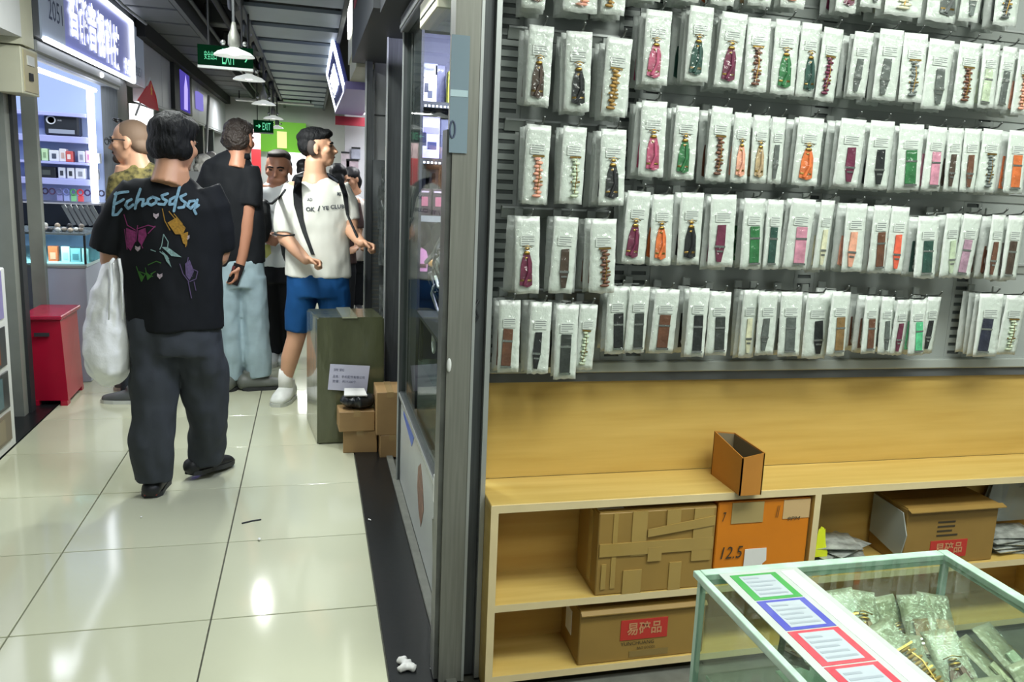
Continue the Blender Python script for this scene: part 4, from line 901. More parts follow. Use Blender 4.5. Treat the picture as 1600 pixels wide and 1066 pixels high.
# ================================================================== ceiling furniture
M_lampw = mat('enamel_white', '#e9efe9', .35, emit=.55); M_cord = mat('dark_cord', '#3a3d3e', .6)
def pendant(k, px, py, Y, wpx):
    c = pY(px, py, Y); R_ = wpx / 2 * mpp(px, py, Y)
    t = thing('pendant_lamp', 'white dish pendant lamp, %s nearest in the passage row' % ORD[k], 'lamp', c, 'row of pendant lamps')
    b = NB(); lathe(b, c, [(R_ * .18, .030), (R_ * .32, .022), (R_ * .80, .004), (R_ * .98, -.012), (R_, -.018), (R_ * .95, -.015), (R_ * .30, .010), (R_ * .02, .012)], 32); obj('dish', b, M_lampw, t, True)
    b = NB(); lathe(b, c, [(.024, .030), (.032, .045), (.030, .09), (.018, .12), (.010, .16)], 16); obj('socket', b, M_steel, t, True)
    b = NB(); tube(b, [c + Vector((0, 0, .16)), (c.x, c.y, 3.05)], .009, 6); obj('cord', b, M_cord, t)
    b = NB(); ball(b, c + Vector((0, 0, .002)), (.035, .035, .016), u=12, v=8); obj('bulb', b, glow('bulb_white', '#ffffff', 6), t, True)
    for s in (-1, 1):
        b = NB(); ball(b, c + Vector((s * .055, -.01, .05)), .014, u=8, v=6); obj('knob', b, M_silver, t, True)
    l = bpy.data.lights.new('pendant_glow', 'SPOT'); l.energy = 60; l.shadow_soft_size = .06; l.spot_size = 2.75; l.spot_blend = .4; l.color = (.97, 1, .97)
    lo = bpy.data.objects.new('pendant_glow', l); COL.objects.link(lo); lo.location = c + Vector((0, 0, -.08))
for k, (px, py, Y, w) in enumerate(((366, 83, 5.2, 61), (389, 122, 7.0, 48), (412, 161, 9.4, 36), (427, 184, 11.8, 30), (433, 199, 14.0, 20))): pendant(k, px, py, Y, w)
def exit_sign(label, x0, x1, yt, yb, Y, txt):
    A, B_ = pY(x0, yb, Y), pY(x1, yt, Y)
    z0 = min(pY(x0, yb, Y).z, pY(x1, yb, Y).z)
    t = thing('exit_sign', label, 'sign', ((A.x + B_.x) / 2, Y, A.z))
    b = NB(); box(b, (A.x, Y, A.z), (B_.x, Y + .03, B_.z)); obj('face', b, mat('exit_green_dark', '#04180f', .95, spec=.05, emit=.10, ecol='#0f6a3a'), t)
    b = NB(); box(b, (A.x, Y - .01, A.z - .016), (B_.x, Y + .04, A.z)); obj('bottom_rail', b, M_alu, t)
    G = glow('exit_letters', '#7dffc0', .9); w = B_.x - A.x; h = B_.z - A.z; zc = (A.z + B_.z) / 2
    for s, fx, fw, fh in txt: text_on('lettering', s, (A.x + w * fx, Y - .001, zc), (1, 0, 0), (0, 0, 1), w * fw, h * fh, G, t, lift=.002)
    for fx in (.2, .8):
        b = NB(); tube(b, [(A.x + w * fx, Y + .015, B_.z), (A.x + w * fx, Y + .015, 3.05)], .006, 6); obj('hanger', b, M_cord, t)
exit_sign('dark green EXIT sign hanging behind the nearest pendant lamp', 309, 395, 76, 101, 6.0, (('安全出口', .23, .22, .42), ('EXIT', .56, .24, .75), ('➔', .85, .12, .4)))
exit_sign('small green EXIT sign hanging far down the passage', 396, 427, 189, 206, 13.0, (('➔', .25, .25, .3), ('EXIT', .66, .4, .6)))
# pipes, trays and duct in the dark ceiling
def run(name, label, cat, pts, r, m, group=None):
    b = NB(); tube(b, pts, r, 8); return tag(obj(name, b, m, None, True), label, cat, group)
run('ceiling_pipe', 'thin grey pipe running under the left soffit edge', 'pipe', [(-.90, 4.0, 2.74), (-.90, 16.9, 2.74)], .018, M_soffit)
run('ceiling_pipe', 'dark pipe along the middle of the black ceiling', 'pipe', [(-.72, 3.5, 2.765), (-.72, 16.9, 2.765)], .03, M_dark)
run('ceiling_cable', 'grey cable sagging above the lit shop sign', 'cable', [(-1.30, 4.8, 2.66), (-1.28, 6.0, 2.60), (-1.30, 7.2, 2.585), (-1.34, 8.4, 2.63)], .012, mat('pale_cable', '#8b9094', .5))
DU = thing('air_duct', 'grey air duct crossing above the first pendant lamp', 'duct', (-.65, 6.7, 2.8))
for k, (y, w) in enumerate(((6.3, .30), (7.6, .25), (9.2, .25), (11.0, .25), (13.2, .3))):
    b = NB(); box(b, (-.96, y, 2.80 + .02 * (k % 2)), (-.47, y + w, 2.98), bev=.01); obj('duct_section', b, M_soffit, DU)
b = NB(); box(b, (-.575, 4.6, 2.66), (-.485, 16.9, 2.795)); obj('duct_run', b, mat('duct_dark', '#2c3033', .5), DU)
for k in range(9):
    y = 5.3 + k * 1.25
    t = thing('ceiling_spotlight', 'small dark ceiling spotlight, %s nearest along the duct' % ORD[k], 'spotlight', (-.50, y, 2.6), 'ceiling spotlights')
    b = NB(); tube(b, [(-.50, y, 2.66), (-.50, y, 2.60)], .010, 6); obj('stem', b, M_dark, t)
    b = NB(); tube(b, [(-.50, y - .05, 2.62), (-.50, y + .05, 2.55)], [.036, .042], 12); obj('can', b, mat('spot_grey', '#55595a', .4, metal=.4), t, True)
# fittings made for the added strap shop and passage lamps, out of view
for k, (x, y) in enumerate(((1.35, 1.15), (2.55, 1.15), (1.35, -.25))):
    t = thing('added_panel_lamp', ('added panel lamp over the glass counter', 'added panel lamp over the right end of the strap shop', 'added panel lamp behind the counter side')[k], 'lamp', (x, y, 2.66), 'added panel lamps of the strap shop')
    b = NB(); box(b, (x - .6, y - .31, 2.664), (x + .6, y + .31, 2.68)); obj('frame', b, M_alu, t)
    b = NB(); box(b, (x - .575, y - .29, 2.659), (x + .575, y + .29, 2.664)); obj('diffuser', b, glow('panel_diffuser', '#f7fff4', 4), t)
for k, (x, y) in enumerate(((.02, .6), (.02, 3.1), (-.62, 4.5))):
    t = thing('added_tube_fitting', 'added white tube fitting under the passage ceiling sheets, %s from the near end' % ORD[k], 'lamp', (x, y, 2.58), 'added tube fittings of the passage')
    b = NB(); box(b, (x - .03, y - .62, 2.566), (x + .03, y + .62, 2.575 if x > -.4 else 3.05)); obj('batten', b, M_white, t)

# ================================================================== left: lit sign of the near shop
XS0 = -1.45
SGN = thing('lit_shop_sign', 'lit shop sign with white characters and glowing border at left', 'sign', (XS0, 7.0, 2.14))
ya, yb, za, zb = 5.72, 8.32, 2.14, 2.62
b = NB(); box(b, (XS0 - .12, 5.6, za), (XS0 - .01, 8.95, 2.70)); obj('box', b, M_soffit, SGN)
b = NB(); box(b, (XS0 - .01, ya, za), (XS0, ya + .50, zb + .06)); pl = obj('number_plate', b, mat('plate_grey_glow', '#9aa6b8', .4, emit=.22), SGN)  # number and end plates emit faintly, in place of light falling on them
b = NB(); box(b, (XS0 - .01, ya + .50, za), (XS0, yb, zb)); obj('board', b, mat('periwinkle', '#7d84c4', .4, emit=.4), SGN)
b = NB(); box(b, (XS0 - .01, yb + .02, za), (XS0, 8.92, zb)); pr = obj('end_plate', b, mat('plate_grey_glow', '#9aa6b8', .4, emit=.22), SGN)
NBK = mat('plate_ink', '#4a587a', .5)
text_on('shop_number', '2051', (XS0, 6.02, 2.33), (0, 1, 0), (0, 0, 1), .30, .12, NBK, pl, lift=.002)
text_on('plate_lettering', '电子通讯', (XS0, 6.05, 2.58), (0, 1, 0), (0, 0, 1), .3, .07, NBK, pl, lift=.002)
text_on('plate_lettering', '2051', (XS0, 8.62, 2.25), (0, 1, 0), (0, 0, 1), .3, .08, NBK, pr, lift=.002)
GW = glow('sign_white_left', '#f4f8ff', 2.6)
for i, ch in enumerate('智能音视科技'):
    y = 6.42 + i * .255; text_on('glowing_character', ch, (XS0 + .012, y, 2.40 - .012 * i), (0, 1, 0), (0, 0, 1), .225, .32, GW, SGN, lift=-.004, bold=.022)
text_on('glowing_lettering', '批发', (XS0 + .012, 8.12, 2.24), (0, 1, 0), (0, 0, 1), .26, .13, GW, SGN, lift=-.004, bold=.03)
for p_, q_ in (((ya, za), (yb, za)), ((yb, za), (yb, zb)), ((yb, zb), (ya + .5, zb))):
    b = NB(); tube(b, [(XS0 + .012, p_[0], p_[1]), (XS0 + .012, q_[0], q_[1])], .016, 6); obj('border_tube', b, glow('border_white', '#f1f5ff', 5), SGN)
# rolled shutter and rail under the sign
b = NB(); box(b, (-1.62, 5.68, 2.06), (-1.47, 7.95, 2.13), bev=.01); RS = obj('roller_shutter', b, M_grey); tag(RS, 'rolled grey shutter slot under the lit sign', 'shutter')
b = NB(); box(b, (-1.50, 5.68, 2.04), (-1.485, 7.95, 2.06)); obj('guide', b, M_alu, RS)
b = NB(); ball(b, (-1.47, 7.25, 2.09), .02, u=10, v=8); obj('spot', b, glow('bulb_white', '#ffffff', 6), RS)
LD = thing('door_light_strip', 'white light strip framing the left shop opening', 'light strip', (-1.6, 7.9, 1.0))
b = NB(); tube(b, [(-1.645, 6.0, 2.02), (-1.645, 7.88, 2.02)], .016, 6); obj('top_strip', b, glow('door_strip_white', '#eef3ff', 5), LD)
b = NB(); box(b, (-1.685, 7.76, 1.05), (-1.635, 7.79, 2.03), bev=.004); obj('side_strip', b, glow('door_strip_white', '#eef3ff', 5), LD)
# left pillar with switch box
PL = thing('corner_pillar', 'steel corner pillar left of the red box', 'pillar', (-1.58, 5.6, 0))
b = NB(); box(b, (-1.69, 5.50, 0), (-1.60, 5.66, 2.7)); obj('column', b, mat('pillar_grey', '#868a82', .4, metal=.2, var=.08, vscale=6), PL)
b = NB(); box(b, (-1.60, 5.58, 0), (-1.583, 5.66, 2.7)); obj('guide_rail', b, M_dark, PL)
b = NB(); box(b, (-1.712, 6.20, 0), (-1.635, 6.26, 1.9)); obj('guide_post', b, mat('pillar_grey', '#868a82', .4, metal=.2, var=.08, vscale=6), PL)
b = NB(); box(b, (-1.73, 5.40, 0), (-1.692, 5.5, 2.7)); obj('blue_side', b, mat('bluish_steel', '#7e8ea4', .35, metal=.5), PL)
SW = thing('switch_box', 'cream electric switch box on the left pillar', 'switch box', (-1.54, 5.55, 1.82))
b = NB(); box(b, (-1.60, 5.40, 1.815), (-1.475, 5.70, 2.06), bev=.004); obj('housing', b, M_cream, SW)
b = NB(); box(b, (-1.475, 5.43, 1.83), (-1.470, 5.67, 2.045)); o = obj('switch_plate', b, mat('plate_cream', '#b9b08e', .4), SW)
b = NB(); box(b, (-1.470, 5.50, 1.89), (-1.462, 5.56, 1.93)); obj('breaker', b, M_dark, o)
b = NB(); box(b, (-1.470, 5.48, 1.97), (-1.464, 5.60, 2.02)); obj('breaker', b, M_white, o)
b = NB(); box(b, (-1.66, 5.38, 2.065), (-1.46, 5.59, 2.70)); struct('wall_left_bulkhead', b, M_cream)
b = NB(); box(b, (-1.75, 3.6, 2.10), (-1.46, 5.38, 2.72)); struct('wall_left_bulkhead_near', b, M_white)
# near left kiosk: lit panel and cabinet with pictures
KI = thing('white_kiosk', 'white kiosk cabinet with picture windows at the left edge', 'cabinet', (-1.6, 5.0, 0))
b = NB(); box(b, (-1.75, 4.0, 0), (-1.492, 4.97, .93), bev=.006); obj('body', b, M_white, KI)
for k, (z0, z1, c, c2) in enumerate(((.68, .92, '#8f86b8', '#b7b0d8'), (.44, .64, '#2d3138', '#8a4a30'), (.22, .41, '#20262c', '#4d6a72'), (.05, .20, '#6d5f4c', '#8c8068'))):
    b = NB(); box(b, (-1.492, 4.42, z0), (-1.486, 4.90, z1), bev=.002); o = obj('picture_window', b, mat('kiosk_win%d' % k, c, .3), KI)
    b = NB(); box(b, (-1.486, 4.55, z0 + .02), (-1.483, 4.80, z1 - .02)); obj('picture', b, mat('kiosk_pic%d' % k, c2, .4), o)
b = NB(); box(b, (-1.70, 4.1, .931), (-1.50, 4.90, 2.098)); LB = obj('light_box', b, mat('kiosk_frame', '#c9d0dc', .4)); tag(LB, 'tall glowing light box on the white kiosk', 'light box')
b = NB(); box(b, (-1.50, 4.15, 1.0), (-1.495, 4.86, 2.06)); obj('lit_face', b, glow('lit_face', '#eef3ff', 2.2), LB)
# red metal box on the floor
RD = thing('red_box', 'red metal floor box with handle slot beside the glass counter', 'box', (-1.53, 6.0, 0))
A = (-1.632, 5.73); 
b = NB(); hexa(b, [(-1.635, 5.76, .03), (-1.428, 5.74, .03), (-1.44, 6.16, .03), (-1.63, 6.18, .03), (-1.66, 5.76, .53), (-1.448, 5.74, .53), (-1.455, 6.16, .53), (-1.65, 6.18, .53)]); obj('body', b, mat('red_enamel', '#a5112f', .3, var=.08, vscale=6), RD)
b = NB(); box(b, (-1.668, 5.725, .53), (-1.438, 6.19, .555), bev=.005); obj('lid', b, mat('red_lid', '#9a1c38', .25, var=.2, vscale=15), RD)
b = NB(); box(b, (-1.59, 5.732, .43), (-1.51, 5.742, .452)); obj('handle_slot', b, M_dark, RD)
b = NB(); box(b, (-1.630, 5.745, 0), (-1.59, 5.80, .031)); box(b, (-1.47, 5.735, 0), (-1.432, 5.80, .031)); obj('foot', b, MATS['red_enamel'], RD)
b = NB(); box(b, (-1.63, 6.12, 0), (-1.44, 6.17, .031)); obj('foot', b, MATS['red_enamel'], RD)
# left shop counter
LC = thing('left_glass_counter', 'white shop counter with glass top case behind the red box', 'counter', (-1.6, 7.0, 0))
b = NB(); box(b, (-2.4, 6.36, .0), (-1.435, 7.6, .78), bev=.004); obj('body', b, mat('counter_lilac', '#b2b8cc', .35, var=.04, vscale=3), LC)
b = NB(); box(b, (-2.4, 6.36, .78), (-1.43, 7.6, .80)); obj('deck', b, mat('deck_pale', '#c9dfe4', .3), LC)
b = NB(); box(b, (-2.4, 6.355, .80), (-1.43, 6.361, .99)); obj('front_pane', b, clear('case_glass', '#d9f1f2', .04, .02), LC)
b = NB(); box(b, (-1.436, 6.36, .80), (-1.43, 7.6, .99)); obj('side_pane', b, MATS['case_glass'], LC)
b = NB(); box(b, (-2.4, 6.35, .99), (-1.425, 7.6, 1.002)); obj('top_pane', b, mat('case_top', '#7d8a90', .2), LC)
b = NB(); box(b, (-1.44, 6.352, .80), (-1.428, 6.364, .99)); obj('corner_bar', b, M_dark, LC)
b = NB(); box(b, (-2.4, 6.352, .775), (-1.428, 6.36, .79)); obj('trim', b, M_alu, LC)
area('case_fill_light', (-1.8, 6.40, .983), .7, 5, (.8, .96, 1.0), rot=(.8, 0, 0), size_y=.04)  # added light aimed at the box fronts inside the glass case
for k, (x, w, h, c) in enumerate(((-1.66, .055, .10, '#e0663c'), (-1.585, .05, .10, '#d8e6e2'), (-1.525, .06, .09, '#8fb0b4'), (-1.465, .04, .09, '#cfe2e0'))):
    t = thing('boxed_accessory', ('orange', 'white', 'grey-blue', 'pale')[k] + ' small box standing in the left glass case', 'box', (x, 6.52, .80), 'boxes in the left glass case')
    b = NB(); box(b, (x - w / 2, 6.50, .80), (x + w / 2, 6.54, .80 + h)); obj('carton', b, mat('acc' + c, c, .4), t)
    b = NB(); box(b, (x - w * .3, 6.498, .80 + h * .15), (x + w * .3, 6.50, .80 + h * .6)); obj('picture', b, mat('accp%d' % k, ('#f0a080', '#b9c8c8', '#56757c', '#a7c5c4')[k], .4), t)
# clutter on the counter: dark stand with tilted phones, white earphones
TR = thing('phone_stand', 'dark stepped stand with tilted silver phones on left counter', 'stand', (-1.75, 6.75, 1.0))
b = NB(); box(b, (-2.2, 6.95, 1.003), (-1.45, 7.25, 1.17), bev=.01); obj('body', b, mat('navy_stand', '#161d2c', .35), TR)
for k in range(6):
    x = -1.62 + k * .035
    b = NB(); box(b, (x - .012, 6.78, 1.02), (x + .012, 6.80, 1.17), rot=Matrix.Rotation(-.45, 3, 'Y')); obj('phone', b, mat('silver_phone', '#8d9299', .2, metal=.5), TR)
r9 = random.Random(9)
for k in range(10):
    x = -1.70 + k * .024
    b = NB(); ball(b, (x, 6.48 + r9.uniform(-.05, .05), 1.018), (.018, .03, .015), u=10, v=8)
    if k % 3 == 0: ball(b, (x + .005, 6.5, 1.04), .017, u=10, v=8)
    tag(obj('earphone_case', b, mat('gadget%d' % (k % 4), ('#d9dad6', '#9b938a', '#3a3c40', '#c8b8a4')[k % 4], .3), None, True), '%s small gadget, %s from the pillar along the left counter edge' % (('white', 'tan grey', 'charcoal', 'beige')[k % 4], ORD[k]), 'gadget', 'gadgets on the left counter')
# shelves on the left shop's side wall with stock
LW = thing('lilac_wall_shelves', 'pale lilac wall shelves with stock in the left shop', 'shelf unit', (-2.2, 7.9, 1.0))
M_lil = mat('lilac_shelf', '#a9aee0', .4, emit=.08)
YS = 7.80
for k, (z, h) in enumerate(((1.80, .03), (1.60, .05), (1.43, .02), (1.27, .05))):
    b = NB(); box(b, (-3.4, YS, z), (-1.70, 7.955, z + h), bev=.003); obj('shelf_board', b, M_lil, LW)
_l = area('left_shop_fill_light', (-2.2, 6.9, 2.57), 1.2, 34, (.86, .91, 1.0), size_y=1.0)  # unseen area light added to brighten the left shop
def stock(label, name, x0, x1, z, h, c, cat='box', sub=None, group='stock on the lilac shelves'):
    t = thing(name, label, cat, ((x0 + x1) / 2, YS + .05, z), group)
    b = NB(); box(b, (x0, YS + .02, z), (x1, YS + .09, z + h), bev=.004); obj('carton', b, mat('st' + c, c, .45), t)
    if sub:
        b = NB(); box(b, (x0 + (x1 - x0) * .28, YS + .018, z + h * .25), (x0 + (x1 - x0) * .72, YS + .02, z + h * .7)); obj('picture', b, mat('st' + sub, sub, .45), t)
    return t
# black projector hanging on the wall
t = thing('projector', 'black projector with ring lens on the left shop wall', 'projector', (-1.94, 7.85, 1.652))
A, B_ = pY(70, 215, 7.83), pY(122, 181, 7.83)
b = NB(); box(b, (A.x, 7.83, 1.652), (B_.x, 7.95, B_.z), bev=.012); obj('body', b, mat('projector_black', '#23282f', .4), t)
b = NB(); lathe(b, (A.x + .05, 7.832, B_.z - .045), [(.034, .0), (.034, .008), (.026, .008), (.024, .002)], 20, 'Y'); obj('lens_ring', b, mat('ring_white', '#d2d6da', .3), t, True)
b = NB(); box(b, (A.x + .03, 7.827, 1.668), (B_.x - .03, 7.832, 1.70)); obj('silver_panel', b, mat('proj_silver', '#9aa2b0', .3), t)
text_on('lettering', 'WiFi', (A.x + .11, 7.829, B_.z - .045), (1, 0, 0), (0, 0, 1), .03, .012, mat('ring_white', '#d2d6da', .3), t, lift=.001)
cols = [('pale green', '#b6dca8'), ('pale green', '#c3e3b4'), ('white', '#dfe3ea'), ('white', '#e3e0e2'), ('red', '#c95a58'), ('silver', '#c9ccd8'), ('pinkish', '#d9b8cc'), ('white', '#dfe3ec')]
xs = [50, 64, 76, 92, 101, 121, 133, 142]
for k, (w, c) in enumerate(cols):
    A = pY(xs[k], 252, YS); ww = (.05, .045, .07, .05, .055, .05, .045, .06)[k]; hh_ = (.10, .095, .085, .10, .085, .09, .095, .08)[k]
    stock('%s pack, %s from the left on the shelf under the projector' % (w, ORD[k]), 'boxed_gadget', A.x, A.x + ww, 1.451, hh_, c, sub=('#7f8698', '#8fae86', '#4e5668', '#c9a9a0', '#e8d8d4', '#8c90a4', '#b77fa0', '#596074')[k])
xs2 = [42, 57, 90, 104, 117, 139]
for k, (w, c, s_) in enumerate((('black', '#23272c', '#3d4440'), ('black wide', '#20242a', '#4c5350'), ('white', '#cfd4e0', '#3e4450'), ('white', '#d3d6de', '#33383f'), ('white', '#dadee6', '#8c919c'), ('white', '#d8dcea', '#4a4f58'))):
    A = pY(xs2[k], 275, YS); stock('%s low box, %s from the left on the lower lilac shelf' % (w, ORD[k]), 'boxed_gadget', A.x, A.x + (.05, .13, .05, .05, .07, .06)[k], 1.321, .085, c, sub=s_)
ckol = ['#3a2f48', '#54405c', '#6b6f9c', '#7d88c4', '#5aa068', '#d8454e', '#3f3560', '#302a50', '#26223c']
for k in range(9):
    A = pY(70 + k * 11, 300, YS + .02); x = A.x
    t = thing('hanging_earphones', '%s earphones, %s from the left in the row above the counter' % (('dark', 'dark', 'navy', 'blue', 'green', 'red', 'dark', 'dark', 'dark')[k], ORD[k]), 'earphones', (x, YS + .05, 1.2), 'earphones hanging above the left counter')
    b = NB(); tube(b, [(x + .020 * math.cos(a), YS + .03, 1.215 + .022 * math.sin(a)) for a in [i * math.pi / 5 for i in range(11)]], .006, 6); obj('loop', b, mat('ep' + ckol[k], ckol[k], .4), t)
    if k in (2, 3, 4, 5):
        b = NB(); box(b, (x - .02, YS + .03, 1.10), (x + .02, YS + .05, 1.19), bev=.003); obj('pack', b, mat('epp%d' % k, ('#8d8fc4', '#9aa6da', '#7fc08a', '#e05a5e')[k - 2], .4), t)
b = NB(); box(b, (-3.4, 7.78, 1.03), (-1.64, 7.955, 1.07)); tag(obj('lower_ledge', b, mat('pink_ledge', '#bfa9b4', .5)), 'pinkish ledge at the foot of the left shop wall', 'ledge')
# flag on a stick, bright lamp, wall screen
FLG = thing('red_flag', 'small red flag with yellow stars on a white stick', 'flag', (-1.45, 9.0, 1.85))
s0, s1 = pX(212, 180, -1.44), pX(234, 122, -1.38)
b = NB(); tube(b, [s0, s1], .010, 6); obj('stick', b, M_white, FLG)
f = [pX(214, 157, -1.42), pX(235, 126, -1.38), pX(243, 150, -1.36), pX(247, 173, -1.36), pX(232, 168, -1.39)]
b = NB(); slab(b, f, (1, 0, 0), .006); fl = obj('cloth', b, mat('flag_red', '#e8343f', .5), FLG)
c = pX(234, 141, -1.36)
b = NB(); slab(b, [c + Vector((.012, math.cos(a) * (.05 if i % 2 == 0 else .02), math.sin(a) * (.05 if i % 2 == 0 else .02))) for i, a in enumerate([math.pi / 2 + j * math.pi / 5 for j in range(10)])], (1, 0, 0), .004); obj('star', b, mat('star_yellow', '#f0a02c', .5), fl)
A, B_ = pX(210, 189, -1.52), pX(236, 172, -1.52)
b = NB(); box(b, (-1.56, A.y, A.z), (-1.50, B_.y, B_.z)); tag(obj('wall_lamp', b, glow('lamp_box_white', '#ffffff', 4)), 'small bright light box under the red flag', 'lamp')
SCN = thing('wall_screen', 'upright dark screen glowing violet on the left fascia', 'screen', (-1.44, 11.3, 2.1))
b = NB(); box(b, (-1.462, 10.55, 2.06), (-1.42, 12.0, 2.56)); obj('frame', b, M_dark, SCN)
b = NB(); box(b, (-1.42, 10.95, 2.08), (-1.414, 11.75, 2.52)); s_ = obj('display', b, glow('screen_violet', '#5a4fb8', .8), SCN)
b = NB(); slab(b, [(-1.413, 11.2, 2.1), (-1.413, 11.5, 2.1), (-1.413, 11.55, 2.35), (-1.413, 11.40, 2.5), (-1.413, 11.25, 2.35)], (1, 0, 0), .002); obj('bright_figure', b, glow('screen_lilac', '#a79af0', 1.5), s_)
b = NB(); box(b, (-1.462, 12.7, 2.2), (-1.43, 13.3, 2.42)); tag(obj('small_screen', b, glow('screen_small', '#8f88e0', .9)), 'small violet screen beyond the upright dark screen', 'screen')
# pale goods and a white cap display by the left shops
for k, (px, py, Y, r) in enumerate(((318, 250, 10.6, 12), (330, 243, 11.2, 8))):
    c = pY(px, py, Y); R_ = r * mpp(px, py, Y)
    t = thing('round_goods', ('pale round goods on the stand between the two dark-shirted men', 'smaller pale goods behind them')[k], 'goods', (c.x, c.y, 0))
    b = NB(); ball(b, c, (R_, R_, R_ * .8), u=14, v=10); ball(b, c - Vector((0, 0, R_ * 1.2)), (R_ * 1.3, R_, R_), u=14, v=10); me = remesh(b, R_ * .12, 2, (R_ * .2, 3 / R_))
    for v in me.vertices: v.co -= BASE[t]
    link('top', me, mat('pale_goods', '#cfcdc6', .5, var=.1), t)
    b = NB(); box(b, (c.x - .14, c.y - .1, 0), (c.x + .14, c.y + .1, c.z - R_ * 1.5)); obj('pedestal', b, M_grey, t)
b = NB(); tube(b, [pX(326, 150, -1.45), pX(322, 240, -1.45)], .02, 6); tag(obj('white_pipe', b, M_white), 'thin white pipe running down the left fascia', 'pipe')
# ================================================================== PEOPLE
M_skin = mat('skin_tan', '#b98a6c', .5, var=.05, vscale=9); M_skin2 = mat('skin_light', '#c99a7c', .5, var=.05, vscale=9); M_skin3 = mat('skin_ruddy', '#a8765c', .5, var=.05, vscale=9)
M_hair = mat('black_hair', '#0d0e10', .65, spec=.25, bump=.6, bscale=90, stretch=(1, 1, .3)); M_hairb = mat('dark_brown_hair', '#2e2621', .5, bump=.8, bscale=70); M_stub = mat('shaved_hair', '#5d5046', .7)
def G(x, y, Y): return pY(x, y, Y)
def rings(bm, L, seg=20, rnd_end=False, ref=Vector((1, 0, 0))):
    """L: (px, py, Y, half width in px, depth ratio)"""
    pts = [G(a[0], a[1], a[2]) for a in L]; rs = [(a[3] * mpp(a[0], a[1], a[2]), a[3] * mpp(a[0], a[1], a[2]) * (a[4] if len(a) > 4 else 1)) for a in L]
    tube(bm, pts, rs, seg, ref, rnd_end)
def frame(fwd, up=Vector((0, 0, 1))):
    f = Vector(fwd).normalized(); r = f.cross(up).normalized(); u = r.cross(f).normalized()
    return Matrix((r, f, u)).transposed()            # local x right, y forward, z up
def head_prims(bm, c, s, R_, nose=True):
    P = lambda x, y, z: Vector(c) + R_ @ (Vector((x, y, z)) * s)
    def el(x, y, z, a, b_, d): ball(bm, P(x, y, z), (a * s, b_ * s, d * s), rot=R_, u=24, v=16)
    el(0, -.012, .028, .076, .094, .088); el(0, .018, -.03, .062, .072, .075); el(0, .045, -.078, .040, .040, .036); el(0, .02, -.06, .055, .055, .05)
    el(0, .070, .020, .052, .020, .018); el(.045, .052, -.018, .022, .026, .024); el(-.045, .052, -.018, .022, .026, .024)
    if nose: tube(bm, [P(0, .082, .012), P(0, .096, -.012), P(0, .108, -.030), P(0, .092, -.036)], [.009 * s, .010 * s, .014 * s, .012 * s], 10, rnd_end=True)
    el(0, .082, -.056, .022, .012, .007); el(0, .080, -.068, .019, .012, .007)
    for sgn in (1, -1):
        el(sgn * .078, -.012, -.006, .009, .020, .032); el(sgn * .078, -.006, -.03, .008, .012, .014)
    tube(bm, [P(0, -.022, -.03), P(0, -.030, -.10), P(0, -.045, -.17)], [.052 * s, .054 * s, .062 * s], 16)
def face_bits(parent, c, s, R_, iris='#1a1512', brow=None):
    P = lambda x, y, z: Vector(c) + R_ @ (Vector((x, y, z)) * s)
    for sgn in (1, -1):
        b = NB(); ball(b, P(sgn * .031, .079, .006), (.013 * s, .007 * s, .0055 * s), rot=R_, u=12, v=8); obj('eye', b, mat('eye_dark', iris, .3), parent, True)
        b = NB(); tube(b, [P(sgn * .014, .090, .022), P(sgn * .032, .089, .027), P(sgn * .050, .076, .021)], .0045 * s, 8, rnd_end=True); obj('eyebrow', b, brow or M_hair, parent, True)
    b = NB(); tube(b, [P(-.020, .087, -.063), P(0, .094, -.061), P(.020, .087, -.063)], .0035 * s, 8, rnd_end=True); obj('mouth', b, mat('lip_dark', '#7d4a42', .5), parent, True)
def hand(bm, w, d, n, t, curl=.5, s=1.0, thumb=.6):
    """palm and five fingers: w wrist, d finger direction, n palm normal, t thumb side"""
    d, n = Vector(d).normalized(), Vector(n).normalized(); t = Vector(t); t = (t - d * t.dot(d)).normalized(); n = (n - d * n.dot(d) - t * n.dot(t)).normalized()
    w = Vector(w)
    tube(bm, [w - d * .01, w + d * .02 * s, w + d * .055 * s, w + d * .088 * s], [(.026 * s, .020 * s), (.034 * s, .017 * s), (.041 * s, .015 * s), (.040 * s, .012 * s)], 14, ref=t, rnd_end=True)
    for off, L in ((.030, .072), (.010, .080), (-.011, .075), (-.031, .058)):
        p = w + d * .086 * s + t * off * s; a = 0; pts = [p - d * .012 * s]
        dd = d
        for k, f in enumerate((.46, .30, .24)):
            pts.append(p.copy()) if k == 0 else None
            a += curl * (1.0, 1.25, .9)[k]; dd = d * math.cos(a) + n * math.sin(a); p = p + dd * L * f * s; pts.append(p.copy())
        tube(bm, pts, [.0095 * s] * 2 + [.0088 * s] + [.0080 * s] * (len(pts) - 3), 10, rnd_end=True)
    p = w + d * .030 * s + t * .034 * s; dd = (d * .65 + t * (1 - thumb * .6) + n * thumb).normalized()
    p2 = p + dd * .034 * s; d2 = (d * .9 + n * thumb * .8 - t * thumb * .35).normalized()
    tube(bm, [p - dd * .012 * s, p, p2, p2 + d2 * .028 * s], [.013 * s, .012 * s, .0105 * s, .009 * s], 10, rnd_end=True)
def fuse(name, bm, vox, m, parent=None, sm=4, disp=None, seed=0):
    return link(name, remesh(bm, vox, sm, disp, seed), m, parent)
def cloth_mat(name, c, rough=.85, **k): return mat(name, c, rough, spec=.25, bump=.12, bscale=14, **k)
